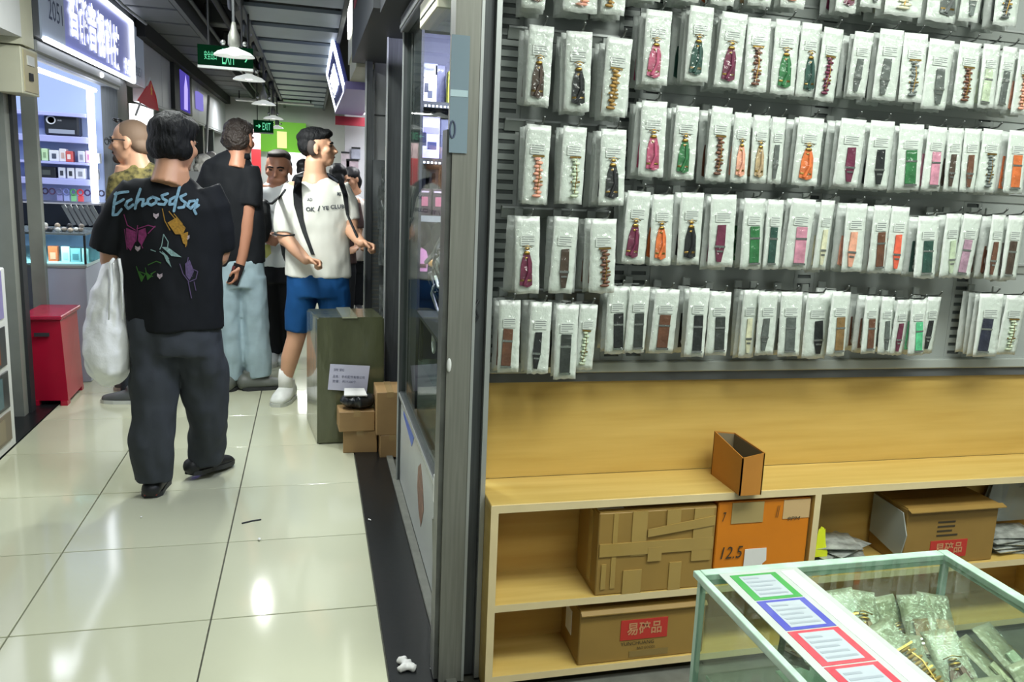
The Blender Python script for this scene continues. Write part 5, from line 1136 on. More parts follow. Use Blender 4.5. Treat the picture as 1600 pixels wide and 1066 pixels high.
def shoe(parent, heel, toe, m, msole, w=.045, h=.075, name='shoe'):
    heel, toe = Vector(heel), Vector(toe); d = (toe - heel); L = d.length; d.normalize(); s = d.cross(Vector((0, 0, 1))).normalized(); u = s.cross(d)
    b = NB()
    tube(b, [heel + u * h * .55 + d * .01, heel + d * L * .3 + u * h * .55, heel + d * L * .62 + u * h * .42, heel + d * L * .92 + u * h * .34], [(w * .85, h * .55), (w * .9, h * .58), (w * 1.05, h * .42), (w * .85, h * .28)], 16, ref=s, rnd_end=True)
    tube(b, [heel + d * L * .22 + u * h * .6, heel + d * L * .20 + u * h * 1.35], [(w * .85, w * .95), (w * .8, w * .9)], 14, ref=s)
    o = fuse(name, b, .007, m, parent, 3)
    b = NB(); pts = []
    for f, ww in ((-.02, .55), (.1, .92), (.35, .9), (.65, 1.1), (.9, .9), (1.03, .45)): pts.append((f, ww * w))
    poly = [heel + d * L * f + s * ww for f, ww in pts] + [heel + d * L * f - s * ww for f, ww in reversed(pts)]
    slab(b, poly, u, .022); obj('sole', b, msole, o)
    return o
def project_decal(name, me2d, target, m, parent, lift=.004):
    """me2d: mesh whose x, y are photo pixels; laid on to the cloth under them"""
    bvh = BVHTree.FromPolygons([v.co for v in target.data.vertices], [p.vertices for p in target.data.polygons])
    for v in me2d.vertices:
        d = ray(v.co.x, v.co.y).normalized(); hit = bvh.ray_cast(EYE, d)
        v.co = hit[0] + hit[1] * lift if hit[0] is not None else EYE + d * 4.0
    o = link(name, me2d, m, parent); return o
def px_text(s, x, y, w, h, tilt=0, shear=0, bold=0):
    me = text_mesh(s, 1, shear, bold); ww = max(v.co.x for v in me.vertices) * 2
    for v in me.vertices:
        a, c = v.co.x / ww * w, -v.co.y * h; v.co = Vector((x + a * math.cos(tilt) - c * math.sin(tilt), y + a * math.sin(tilt) + c * math.cos(tilt), 0))
    return me
def px_polys(polys, sub=2):
    b = NB()
    for P in polys:
        b.faces.new([b.verts.new((x, y, 0)) for x, y in P])
    bmesh.ops.triangulate(b, faces=b.faces[:])
    bmesh.ops.subdivide_edges(b, edges=b.edges[:], cuts=sub, use_grid_fill=True)
    me = bpy.data.meshes.new('print'); b.to_mesh(me); b.free(); return me
def px_strokes(strokes, w=1.2):
    P = []
    for S in strokes:
        for (x0, y0), (x1, y1) in zip(S, S[1:]):
            L = math.hypot(x1 - x0, y1 - y0) or 1; nx, ny = -(y1 - y0) / L * w / 2, (x1 - x0) / L * w / 2
            P.append([(x0 + nx, y0 + ny), (x1 + nx, y1 + ny), (x1 - nx, y1 - ny), (x0 - nx, y0 - ny)])
    return px_polys(P, 1)

# ---------------------------------------------------------------- man in black printed T-shirt, seen from behind
Y = 4.10
hc = G(273, 226, Y); RH = frame((.42, .9, -.12))
b = NB(); head_prims(b, hc, 1.05, RH)
rings(b, [(272, 262, Y - .03, 21, 1), (271, 290, Y - .02, 26, .9)])
rings(b, [(270, 300, Y, 36, .55), (268, 325, Y, 54, .5), (270, 400, Y, 50, .6), (274, 470, Y, 48, .62), (274, 520, Y, 47, .7)])
rings(b, [(216, 316, Y, 14), (185, 350, Y, 16), (172, 392, Y + .02, 15), (173, 408, Y + .05, 15)], rnd_end=True)
rings(b, [(173, 404, Y + .03, 15), (178, 408, Y + .12, 13.5), (184, 412, Y + .22, 11)], rnd_end=True)
hand(b, G(184, 412, Y + .22), (.1, .55, -.8), (1, .2, 0), (-.2, .9, .5), .9)
rings(b, [(314, 316, Y, 14), (336, 350, Y, 16), (345, 392, Y + .03, 15), (342, 402, Y + .05, 14)], rnd_end=True)
rings(b, [(342, 400, Y + .03, 15), (330, 396, Y + .14, 13), (314, 385, Y + .27, 10.5)], rnd_end=True)
hand(b, G(314, 385, Y + .27), (-.4, .8, .25), (-.3, 0, 1), (-.8, .3, .2), .7)
rings(b, [(250, 510, Y, 30, .9), (238, 600, Y, 22, 1), (237, 690, Y, 16, 1), (236, 765, Y, 11, 1)], rnd_end=True)
rings(b, [(305, 510, Y + .02, 30, .9), (322, 600, Y + .08, 22, 1), (325, 660, Y + .17, 16, 1), (325, 722, Y + .26, 11, 1)], rnd_end=True)
MAN1 = fuse('person', b, .0065, M_skin, None, 3); tag(MAN1, 'man from behind in black printed T-shirt and dark grey trousers carrying white bag', 'person')
face_bits(MAN1, hc, 1.05, RH)
b = NB()
P = lambda x, y, z: hc + RH @ (Vector((x, y, z)) * 1.05)
for (x, y, z, r0, r1, r2) in ((0, -.022, .050, .094, .100, .086), (0, -.055, -.005, .086, .062, .074), (0, .028, .075, .084, .072, .055), (.05, -.03, -.02, .045, .05, .05), (-.05, -.03, -.02, .045, .05, .05)): ball(b, P(x, y, z), (r0, r1, r2), rot=RH, u=24, v=16)
fuse('hair', b, .008, M_hair, MAN1, 4, (.010, 22), 2)
# T-shirt
M_tee = cloth_mat('black_tee', '#0f1216', .8)
b = NB()
rings(b, [(271, 277, Y, 26, .9), (271, 283, Y, 36, .75), (270, 291, Y, 55, .58), (268, 302, Y, 71, .50), (266, 322, Y, 80, .50), (267, 360, Y, 79, .52), (270, 420, Y, 74, .56), (274, 470, Y, 71, .60), (277, 513, Y, 70, .64)], 32)
rings(b, [(215, 296, Y, 25, .9), (192, 325, Y, 26, .9), (176, 360, Y + .01, 27, .85), (167, 392, Y + .02, 26, .85)], 20)
rings(b, [(318, 294, Y, 26, .9), (332, 325, Y, 27, .9), (340, 360, Y + .01, 25, .85), (345, 391, Y + .03, 22, .85)], 20)
TEE = fuse('t_shirt', b, .0075, M_tee, MAN1, 4, (.012, 9), 3)
b = NB(); rings(b, [(271, 281, Y - .005, 27.5, .86), (271, 285, Y - .005, 28.5, .86)], 24); obj('collar', b, cloth_mat('black_rib', '#191c20'), TEE)
b = NB(); tube(b, [G(271 + 24 * math.cos(a), 279 - 2 * math.sin(a), Y - .062 * math.sin(a)) for a in [math.pi * i / 10 for i in range(11)]], .0025, 6); obj('necklace', b, mat('tan_cord', '#a06a48', .5), MAN1)
# print on the back
PB, PW = mat('print_blue_grey', '#6f93a6', .7, var=.3, vscale=90), mat('print_pale', '#a9c0c4', .7)
_LS = [[[(183, 302), (179, 318), (177, 336), (184, 335), (191, 327)], [(181, 304), (190, 301), (201, 300)], [(180, 319), (187, 316), (194, 312)]],
 [[(206, 312), (200, 315), (197, 321), (201, 326), (209, 320)]], [[(220, 296), (215, 310), (212, 326)], [(213, 319), (219, 312), (225, 312), (223, 322), (231, 317)]],
 [[(239, 308), (232, 312), (231, 318), (237, 321), (244, 317), (245, 311), (239, 308), (249, 312)]], [[(262, 303), (253, 306), (255, 311), (261, 314), (257, 320), (248, 319)]],
 [[(274, 308), (266, 312), (265, 320), (272, 319), (277, 308), (281, 292), (276, 310), (272, 330)]], [[(290, 304), (282, 308), (284, 313), (290, 317), (287, 324), (279, 325)]],
 [[(304, 314), (296, 315), (293, 322), (298, 326), (305, 319), (308, 313), (305, 325), (310, 321)], [(303, 328), (306, 334)]]]
for S_ in _LS:
    dots = [[[(x + 2.1 * math.cos(a), y + 2.1 * math.sin(a)) for a in [k * math.pi / 4 for k in range(8)]]] for st in S_ for x, y in st]
    project_decal('printed_letter', px_strokes(S_, 4.2), TEE, PB, TEE)
    project_decal('printed_letter', px_polys([d[0] for d in dots], 0), TEE, PB, TEE, .0045)
def deco(name, label, strokes, polys, c, w=1.3):
    m = mat('pr' + c, c, .7, var=.35, vscale=120)
    if polys: o = project_decal(name, px_polys(polys, 3), TEE, m, TEE)
    o2 = project_decal(name, px_strokes(strokes, w), TEE, mat('pr2' + c, c, .7), TEE, .005) if strokes else None
    for q in (o if polys else None, o2):
        if q: q['label'] = label
deco('printed_butterfly', 'magenta printed butterfly', [[(195, 335), (200, 352), (213, 360)], [(216, 352), (213, 378)], [(214, 358), (232, 352), (243, 355)], [(232, 365), (243, 353)], [(196, 358), (200, 390)], [(217, 372), (224, 388)]], [[(198, 356), (213, 362), (212, 378), (205, 392), (199, 385)], [(217, 360), (228, 356), (230, 368), (222, 384), (216, 376)]], '#76265a')
deco('printed_butterfly', 'ochre printed butterfly', [[(254, 326), (258, 345), (266, 360)], [(264, 330), (274, 342)], [(290, 365), (290, 386)], [(272, 334), (285, 350)]], [[(262, 348), (276, 340), (290, 356), (286, 366), (274, 366)], [(282, 366), (294, 362), (292, 384), (286, 380)]], '#97701f')
deco('printed_butterfly', 'pale blue printed butterfly', [[(256, 366), (253, 384), (250, 390)], [(256, 366), (263, 378), (262, 386)], [(250, 393), (264, 404)], [(236, 390), (244, 393)]], [[(253, 386), (262, 386), (284, 402), (268, 400)], [(253, 392), (262, 400), (268, 418), (260, 408)]], '#76938f')
deco('printed_butterfly', 'green printed butterfly', [[(214, 416), (222, 440), (228, 428)], [(228, 418), (232, 436), (240, 426)], [(232, 414), (245, 408), (252, 411)], [(236, 428), (244, 424)], [(218, 424), (240, 432)]], [[(216, 422), (225, 432), (222, 440)], [(228, 424), (238, 432), (231, 438)]], '#2f611f')
deco('printed_butterfly', 'violet printed butterfly', [[(281, 412), (286, 428), (295, 440)], [(294, 402), (290, 420), (300, 432)], [(300, 420), (309, 424), (306, 436), (296, 440)], [(294, 440), (299, 466)], [(303, 440), (306, 454)]], [[(289, 412), (296, 406), (303, 424), (296, 438), (290, 430)]], '#4f4062')
for x, y in ((244, 337), (216, 388), (250, 431), (292, 371)): deco('printed_heart', 'pale printed heart', [], [[(x - 4, y - 4), (x, y - 2), (x + 4, y - 4), (x + 4, y + 1), (x, y + 5), (x - 4, y + 1)]], '#a3959a')
# trousers
M_trs = cloth_mat('charcoal_twill', '#3a3e44', .85, var=.08, vscale=12)
b = NB()
rings(b, [(275, 492, Y + .005, 66, .62), (275, 520, Y + .005, 68, .66), (274, 548, Y + .01, 66, .66)], 28)
rings(b, [(243, 525, Y, 37, 1.0), (241, 570, Y, 36, .95), (240, 640, Y, 34, .9), (238, 690, Y, 34, .9), (239, 728, Y, 31, .9), (239, 752, Y, 27, .95)], 22)
rings(b, [(306, 525, Y + .02, 39, 1.0), (316, 570, Y + .05, 38, .95), (323, 625, Y + .11, 34, .9), (324, 670, Y + .16, 30, .9), (323, 700, Y + .2, 27, .9), (323, 718, Y + .22, 24, .95)], 22)
fuse('trousers', b, .009, M_trs, MAN1, 3, (.024, 9), 5)
M_blkshoe = mat('black_sneaker', '#15171a', .5); M_sole = mat('dark_sole', '#26282a', .6)
hl = pZ(236, 778, 0); sh = shoe(MAN1, hl + Vector((0, 0, .0)), hl + Vector((.01, .27, 0)), M_blkshoe, M_sole, .05, .07)
b = NB(); box(b, (hl.x - .028, hl.y - .012, .012), (hl.x + .028, hl.y - .004, .034), bev=.004); obj('red_heel_tab', b, mat('red_rubber', '#b04038', .5), sh)
f0 = pZ(297, 742, .03); f0.z = .03; f1 = pZ(356, 728, .0); f1.z = .012; sh2 = shoe(MAN1, f0, f0 + (f1 - f0).normalized() * .27, M_blkshoe, M_sole, .05, .075)
# white carrier bag
BG = thing('white_carrier_bag', 'bulging white plastic carrier bag hanging from the man in black', 'bag', G(170, 600, Y + .03))
b = NB(); rings(b, [(182, 398, Y + .03, 9, 1.2), (178, 420, Y + .03, 17, 1.2), (173, 460, Y + .03, 27, 1.1), (169, 510, Y + .03, 34, 1.0), (168, 550, Y + .03, 36.5, 1.0), (172, 578, Y + .03, 32, 1.0), (178, 597, Y + .03, 18, 1.0), (179, 602, Y + .03, 7, 1)], 26)
me = remesh(b, .007, 3, (.022, 12), 8)
for v in me.vertices: v.co -= BASE[BG]
link('body', me, mat('white_polythene', '#f0f2f2', .32, bump=.35, bscale=16, coat=.2), BG)
b = NB(); tube(b, [G(178, 404, Y - .06), G(172, 412, Y - .05), G(174, 440, Y - .05), G(170, 500, Y - .09)], [.006, .008, .007, .003], 8); tube(b, [G(186, 404, Y - .06), G(190, 430, Y - .05), G(192, 500, Y - .075)], [.006, .007, .003], 8); obj('handle', b, MATS['white_polythene'], BG, True)

# ---------------------------------------------------------------- man in black polo and pale jeans
Y = 6.10
hc = G(374, 219, Y); RH = frame((.40, .9, -.02)); s = 1.08
b = NB(); head_prims(b, hc, s, RH)
rings(b, [(371, 240, Y, 14, 1), (368, 258, Y, 20, .9)])
rings(b, [(366, 268, Y, 26, .5), (364, 295, Y, 36, .5), (368, 350, Y, 33, .6), (376, 410, Y, 32, .7)])
rings(b, [(386, 278, Y - .02, 10), (388, 320, Y - .05, 12), (384, 365, Y - .07, 10.5), (379, 400, Y - .09, 8), (375, 416, Y - .10, 7)], rnd_end=True)
hand(b, G(375, 416, Y - .10), (-.18, -.1, -1), (-.8, .4, 0), (-.4, -.9, 0), .55)
rings(b, [(334, 278, Y, 10), (318, 320, Y + .03, 11), (322, 365, Y + .08, 9), (330, 385, Y + .2, 7.5)], rnd_end=True)
hand(b, G(330, 385, Y + .2), (.5, .8, 0), (0, 0, 1), (.8, -.5, 0), .8)
rings(b, [(362, 410, Y, 19, 1), (362, 500, Y, 15, 1), (363, 595, Y, 8, 1)], rnd_end=True)
rings(b, [(392, 410, Y, 19, 1), (394, 500, Y, 15, 1), (398, 592, Y, 8, 1)], rnd_end=True)
MAN2 = fuse('person', b, .007, M_skin3, None, 3); tag(MAN2, 'man in black polo shirt and pale blue jeans holding a phone at his side', 'person')
face_bits(MAN2, hc, s, RH)
P = lambda x, y, z: hc + RH @ (Vector((x, y, z)) * s)
b = NB()
for (x, y, z, r0, r1, r2) in ((0, -.015, .062, .088, .098, .068), (0, -.050, .005, .090, .075, .085), (0, .03, .085, .076, .072, .04)): ball(b, P(x, y, z), (r0, r1, r2), rot=RH, u=24, v=16)
fuse('hair', b, .009, M_hairb, MAN2, 2, (.016, 30), 6)
M_polo = cloth_mat('black_polo', '#101317', .8)
b = NB()
rings(b, [(370, 240, Y, 17, .95), (368, 250, Y, 27, .75), (364, 262, Y, 41, .58), (362, 282, Y, 46, .55), (364, 320, Y, 46, .56), (370, 370, Y, 43, .6), (377, 414, Y, 36, .68)], 28)
rings(b, [(385, 262, Y - .01, 19, .95), (391, 292, Y - .03, 19, .95), (388, 322, Y - .05, 18, .95)], 18)
rings(b, [(335, 264, Y, 18, .95), (322, 295, Y + .02, 17, .95), (318, 325, Y + .04, 16, .95)], 18)
POLO = fuse('polo_shirt', b, .009, M_polo, MAN2, 4, (.014, 9), 11)
b = NB(); rings(b, [(372, 237, Y, 17.5, 1), (371, 246, Y, 20, 1)], 20); co = obj('collar', b, cloth_mat('black_rib', '#191c20'), POLO, True)
b = NB(); tube(b, [G(371 + 18.5 * math.cos(a), 239.5 - .5 * math.sin(a), Y - .078 * math.sin(a)) for a in [math.pi * i / 10 for i in range(11)]], .0028, 6); obj('collar_stripe', b, mat('tan_stripe', '#8a6a5c', .6), co)
M_jean = cloth_mat('pale_denim', '#93a7ae', .85, var=.12, vscale=9)
b = NB()
rings(b, [(377, 405, Y, 34, .72), (377, 430, Y, 36, .76), (378, 448, Y, 36, .76)], 24)
rings(b, [(359, 432, Y, 20, 1.1), (358, 500, Y - .01, 18.5, 1.1), (360, 560, Y - .01, 18, 1.1), (362, 592, Y, 17, 1.1)], 18)
rings(b, [(396, 432, Y, 20, 1.1), (399, 500, Y, 20, 1.1), (402, 560, Y, 20, 1.1), (405, 588, Y, 19, 1.1)], 18)
fuse('jeans', b, .010, M_jean, MAN2, 3, (.016, 10), 13)
M_olshoe = mat('olive_shoe', '#5a5e58', .5); 
def under(x, y, Y_): q = G(x, y, Y_); q.z = 0; return q
h1 = under(363, 595, Y); shoe(MAN2, h1 + Vector((-.03, -.085, 0)), h1 + Vector((.03, .20, 0)), M_olshoe, M_sole, .060, .10)
h2 = under(398, 592, Y); shoe(MAN2, h2 + Vector((-.075, -.04, 0)), h2 + Vector((.19, .02, 0)), M_olshoe, M_sole, .060, .10)
hp = G(369, 428, Y - .10)
PH = thing('phone', 'black phone in the hand of the man in jeans', 'phone', hp - Vector((0, .012, .055)))
b = NB(); box(b, hp + Vector((-.034, -.030, -.07)), hp + Vector((.034, -.021, .07)), bev=.003, rot=Matrix.Rotation(.35, 3, 'Y')); obj('body', b, mat('phone_black', '#1a1416', .25), PH)
b = NB(); box(b, hp + Vector((-.022, -.032, .03)), hp + Vector((-.004, -.030, .055)), rot=Matrix.Rotation(.35, 3, 'Y')); obj('camera_patch', b, mat('phone_red', '#5a2a2c', .3), PH)

# ---------------------------------------------------------------- young man in white T-shirt, blue shorts, backpack
Y = 5.75
hc = G(497, 231, Y); RH = frame((.93, -.05, .10), Vector((0, 0, 1))); s = 1.02
b = NB(); head_prims(b, hc, s, RH)
rings(b, [(492, 250, Y, 15, 1), (493, 272, Y, 17, .95), (494, 288, Y, 24, .9)])
rings(b, [(495, 288, Y, 36, .5), (495, 330, Y, 42, .55), (496, 400, Y, 38, .6), (496, 440, Y, 38, .65)])
rings(b, [(458, 296, Y, 13), (448, 335, Y - .02, 12.5), (444, 366, Y - .04, 12), (446, 374, Y - .05, 11.5)], rnd_end=True)
rings(b, [(445, 370, Y - .04, 11.5), (462, 390, Y - .14, 10.5), (478, 406, Y - .22, 8)], rnd_end=True)
hand(b, G(478, 406, Y - .22), (.95, -.2, -.15), (0, .2, -1), (.3, -.9, .3), 1.15, 1.0)
rings(b, [(536, 298, Y, 13), (545, 335, Y - .01, 12), (549, 352, Y - .02, 11), (548, 362, Y - .03, 10.5)], rnd_end=True)
rings(b, [(548, 360, Y - .03, 10.5), (556, 370, Y - .12, 9.5), (565, 380, Y - .20, 7.5)], rnd_end=True)
hand(b, G(564, 379, Y - .20), (.9, -.3, -.25), (-.2, .2, -1), (.2, -.9, .3), 1.15)
rings(b, [(473, 440, Y, 22, 1), (467, 500, Y, 18, 1), (462, 530, Y - .01, 14, 1), (453, 560, Y, 13.5, 1.05), (447, 592, Y + .01, 9, 1), (446, 606, Y + .01, 9, 1)], rnd_end=True)
rings(b, [(518, 440, Y, 22, 1), (521, 500, Y, 18, 1), (522, 530, Y + .02, 14, 1), (522, 565, Y + .08, 13, 1), (522, 600, Y + .1, 9, 1)], rnd_end=True)
MAN3 = fuse('person', b, .0065, M_skin2, None, 3); tag(MAN3, 'young man in white T-shirt and blue shorts with backpack, looking right', 'person')
face_bits(MAN3, hc, s, RH)
P = lambda x, y, z: hc + RH @ (Vector((x, y, z)) * s)
b = NB()
for (x, y, z, r0, r1, r2) in ((0, -.022, .066, .084, .100, .062), (0, -.062, .018, .082, .058, .072), (0, .045, .082, .070, .052, .030)): ball(b, P(x, y, z), (r0, r1, r2), rot=RH, u=24, v=16)
fuse('hair', b, .008, M_hair, MAN3, 3, (.010, 28), 16)
for sgn in (1, -1):
    b = NB(); ball(b, P(sgn * .07, -.03, .0), (.016, .035, .05), rot=RH); obj('faded_side', b, mat('faded_hair', '#2e2622', .7), MAN3, True)
M_wtee = cloth_mat('white_tee', '#dfe0d6', .8)
b = NB()
rings(b, [(493, 280, Y, 20, .92), (494, 288, Y, 33, .66), (495, 300, Y, 47, .52), (495, 325, Y, 51, .54), (496, 370, Y, 50, .58), (497, 410, Y, 50, .62), (497, 432, Y, 50, .64)], 30)
rings(b, [(463, 292, Y, 18, .95), (453, 320, Y - .01, 20, .95), (448, 345, Y - .02, 19.5, .95), (447, 366, Y - .035, 18, .95)], 18)
rings(b, [(527, 292, Y, 18, .95), (541, 320, Y, 18, .95), (549, 345, Y - .01, 14, .95)], 18)
WT = fuse('t_shirt', b, .008, M_wtee, MAN3, 4, (.012, 9), 21)
INK = mat('tee_ink', '#454a50', .7)
for t_, x, y, w, h, tl in (('OK', 485, 327, 14, 7, .02), ('/', 498, 326, 4, 8, 0), ('YE', 508, 325, 11, 6, -.03), ('CLUB', 527, 323, 22, 6.5, -.05), ('AD', 484, 312, 8, 5, 0), ('MK', 530, 303, 7, 6, 0)):
    project_decal('printed_letters', px_text(t_, x, y, w, h, tl, 0, .03), WT, INK, WT)
project_decal('shoulder_stripe', px_strokes([[(447, 296), (435, 312)], [(512, 272), (528, 284)]], 3.2), WT, mat('tee_stripe', '#1c1e22', .7), WT)
b = NB(); tube(b, [G(447 + 18.5 * math.cos(a), 365 + 3 * math.sin(a), Y - .035 - .07 * math.sin(a)) for a in [2 * math.pi * i / 16 for i in range(17)]], .005, 6); obj('cuff_stripe', b, MATS['tee_stripe'], WT)
M_short = cloth_mat('blue_shorts', '#12497f', .75, var=.05, vscale=10)
b = NB()
rings(b, [(497, 424, Y, 47, .66), (497, 445, Y, 48, .7), (497, 462, Y, 48, .7)], 26)
rings(b, [(472, 450, Y, 24, 1.1), (468, 490, Y, 22, 1.1), (464, 518, Y - .005, 18, 1.15)], 20)
rings(b, [(521, 450, Y, 25, 1.1), (524, 490, Y, 24, 1.1), (524, 520, Y, 21, 1.1)], 20)
fuse('shorts', b, .009, M_short, MAN3, 4, (.012, 9), 23)
M_wshoe = mat('white_sneaker', '#cfd2cc', .5, var=.08, vscale=20); M_wsole = mat('pale_sole', '#b9bcb6', .6)
h1 = under(446, 600, Y + .01); shoe(MAN3, h1 + Vector((.025, .085, 0)), h1 + Vector((-.05, -.17, 0)), M_wshoe, M_wsole, .060, .10)
b = NB(); rings(b, [(447, 578, Y + .01, 10.5, 1), (446, 592, Y + .01, 11, 1), (446, 606, Y + .01, 10.5, 1)], 16); obj('sock', b, cloth_mat('white_sock', '#dcdcd6'), MAN3, True)
h2 = under(522, 600, Y + .1); shoe(MAN3, h2 + Vector((-.02, .085, 0)), h2 + Vector((.06, -.17, 0)), M_wshoe, M_wsole, .060, .10)
b = NB(); rings(b, [(522, 582, Y + .1, 10.5, 1), (522, 606, Y + .1, 10.5, 1)], 16); obj('sock', b, MATS['white_sock'], MAN3, True)
# backpack (a thing he carries)
BP2 = thing('backpack', 'black backpack worn by the young man in white', 'backpack', G(492, 380, Y + .2))
b = NB(); rings(b, [(495, 285, Y + .20, 38, .5), (492, 330, Y + .21, 46, .5), (484, 385, Y + .21, 46, .5), (482, 405, Y + .2, 40, .5)], 22, rnd_end=True)
me = remesh(b, .011, 3, (.010, 10), 31)
for v in me.vertices: v.co -= BASE[BP2]
M_pack = mat('black_nylon', '#16191c', .55, bump=.2, bscale=40); link('sack', me, M_pack, BP2)
def strap_on(pts, w, parent, target, name='shoulder_strap'):
    bvh = BVHTree.FromPolygons([v.co for v in target.data.vertices], [p.vertices for p in target.data.polygons]); b = NB(); L, R2 = [], []
    for (x, y, ww) in pts:
        for lst, sg in ((L, -1), (R2, 1)):
            d = ray(x + sg * ww / 2, y).normalized(); h = bvh.ray_cast(EYE, d)
            lst.append((h[0] + h[1] * .007) if h[0] is not None else (EYE + d * (pY(x, y, Y - .16) - EYE).length))
    vl = [b.verts.new(p) for p in L]; vr = [b.verts.new(p) for p in R2]
    for i in range(len(pts) - 1): b.faces.new((vl[i], vr[i], vr[i + 1], vl[i + 1]))
    bmesh.ops.solidify(b, geom=b.faces[:], thickness=.008); obj(name, b, M_pack, parent, True)
strap_on([(468, 276, 11), (466, 286, 13), (465, 300, 14), (466, 320, 14), (470, 340, 9), (476, 362, 7), (483, 382, 6), (489, 398, 6)], 1, BP2, WT)
strap_on([(527, 276, 8), (534, 288, 9), (539, 304, 8), (541, 320, 6), (543, 336, 5)], 1, BP2, WT)
b = NB(); tube(b, [G(543, 336, Y - .14), G(550, 352, Y - .16), G(560, 374, Y - .19)], .008, 8); obj('strap_tail', b, M_pack, BP2)

# ---------------------------------------------------------------- heavy-set man in white T-shirt facing the camera
Y = 6.95
hc = G(435, 264, Y); RH = frame((-.18, -.95, -.16)); s = 1.02
b = NB(); head_prims(b, hc, s * 1.13, RH)
rings(b, [(434, 278, Y, 15, 1), (434, 290, Y, 18, .95)])
ball(b, G(434, 282, Y - .06), (.062, .05, .035))
rings(b, [(436, 290, Y, 32, .55), (436, 330, Y, 38, .6), (436, 380, Y, 38, .66), (436, 420, Y, 34, .7)])
rings(b, [(408, 298, Y, 11), (404, 335, Y - .02, 10), (406, 365, Y - .06, 8), (414, 372, Y - .16, 6.5)], rnd_end=True); hand(b, G(414, 372, Y - .16), (.5, -.8, -.1), (.2, 0, -1), (.2, .1, 1), .8)
rings(b, [(464, 298, Y, 11), (469, 335, Y, 10), (468, 370, Y - .03, 8), (466, 400, Y - .05, 6)], rnd_end=True); hand(b, G(466, 400, Y - .05), (0, -.1, -1), (-1, 0, 0), (0, -1, 0), .5)
rings(b, [(424, 420, Y, 18, 1), (425, 490, Y, 14, 1), (428, 556, Y, 7.5, 1)], rnd_end=True); rings(b, [(447, 420, Y, 18, 1), (447, 490, Y + .04, 14, 1), (446, 556, Y + .06, 7.5, 1)], rnd_end=True)
MAN4 = fuse('person', b, .008, M_skin3, None, 3); tag(MAN4, 'heavy-set man in white T-shirt and black trousers facing the camera', 'person')
face_bits(MAN4, hc, s * 1.13, RH)
P = lambda x, y, z: hc + RH @ (Vector((x, y, z)) * s * 1.13)
b = NB()
for (x, y, z, r0, r1, r2) in ((0, -.030, .070, .088, .096, .062), (0, -.055, .02, .090, .066, .066), (0, .025, .100, .070, .062, .026)): ball(b, P(x, y, z), (r0, r1, r2), rot=RH, u=24, v=16)
fuse('hair', b, .008, mat('cropped_hair', '#2c2622', .7), MAN4, 3)
b = NB(); rings(b, [(434, 284, Y, 17, .95), (435, 292, Y, 29, .66), (436, 302, Y, 38, .56), (436, 330, Y, 42, .6), (436, 370, Y, 42, .66), (436, 416, Y, 38, .7)], 28)
rings(b, [(411, 297, Y, 15), (405, 320, Y - .01, 15), (403, 342, Y - .02, 14)], 16); rings(b, [(461, 297, Y, 15), (467, 320, Y, 15), (469, 342, Y, 14)], 16)
WT4 = fuse('t_shirt', b, .009, cloth_mat('white_tee_cool', '#d6dbdb', .8), MAN4, 4, (.012, 9), 33)
project_decal('printed_patch', px_polys([[(411, 384), (422, 380), (424, 396), (416, 404), (411, 396)]], 2), WT4, mat('patch_green', '#b9b96a', .7), WT4)
b = NB(); rings(b, [(436, 408, Y, 35, .72), (436, 428, Y, 36, .75), (436, 440, Y, 36, .75)], 22); rings(b, [(423, 430, Y, 20, 1), (424, 490, Y, 16, 1), (428, 552, Y, 11, 1)], 16); rings(b, [(448, 430, Y, 20, 1), (448, 490, Y + .04, 16, 1), (446, 552, Y + .06, 11, 1)], 16)
fuse('trousers', b, .010, cloth_mat('black_trousers', '#14161a', .8), MAN4, 3, (.012, 9), 35)
for x, dy in ((428, 0), (446, .06)):
    h1 = G(x, 560, Y + dy); h1.z = 0; shoe(MAN4, h1 + Vector((0, .05, 0)), h1 + Vector((-.02, -.20, 0)), M_wshoe, M_wsole, .05, .08)
CBG = thing('crossbody_bag', 'black crossbody bag on the heavy-set man in white', 'bag', G(413, 370, Y - .22))
b = NB(); rings(b, [(410, 318, Y - .22, 10, .7), (411, 335, Y - .22, 13, .7), (411, 358, Y - .22, 13, .7), (410, 374, Y - .22, 9, .7)], 16, rnd_end=True); me = remesh(b, .009, 2, (.012, 14), 41)
for v in me.vertices: v.co -= BASE[CBG]
link('pouch', me, M_pack, CBG)
b = NB(); tube(b, [G(412, 318, Y - .2), G(425, 318, Y - .27), G(445, 300, Y - .2), G(456, 288, Y - .08)], .010, 8); obj('strap', b, M_pack, CBG, True)

# ---------------------------------------------------------------- bald man with glasses in patterned shirt, behind the carrier bag
Y = 5.85
hc = G(203, 222, Y); RH = frame((-.96, .20, -.06)); s = 1.10
b = NB(); head_prims(b, hc, s, RH)
rings(b, [(210, 240, Y, 15, 1), (216, 262, Y, 20, .95)])
rings(b, [(218, 262, Y, 34, .55), (216, 310, Y, 40, .6), (214, 380, Y, 38, .65), (212, 440, Y, 36, .7)])
for x, sg in ((184, -1), (248, 1)): rings(b, [(x, 282, Y, 12), (x + sg * 4, 325, Y, 11), (x + sg * 2, 360, Y - .03, 9), (x - sg * 2, 388, Y - .1, 7)], rnd_end=True); hand(b, G(x - sg * 2, 388, Y - .1), (-.2, -.4, -.8), (-sg, 0, 0), (0, -1, .2), .6)
rings(b, [(200, 440, Y, 18, 1), (201, 530, Y, 14, 1), (203, 622, Y, 8, 1)], rnd_end=True); rings(b, [(226, 440, Y, 18, 1), (226, 530, Y + .06, 14, 1), (222, 612, Y + .2, 8, 1)], rnd_end=True)
MAN5 = fuse('person', b, .007, M_skin2, None, 3); tag(MAN5, 'bald man with glasses in a dark patterned shirt, facing left', 'person')
face_bits(MAN5, hc, s, RH)
P = lambda x, y, z: hc + RH @ (Vector((x, y, z)) * s)
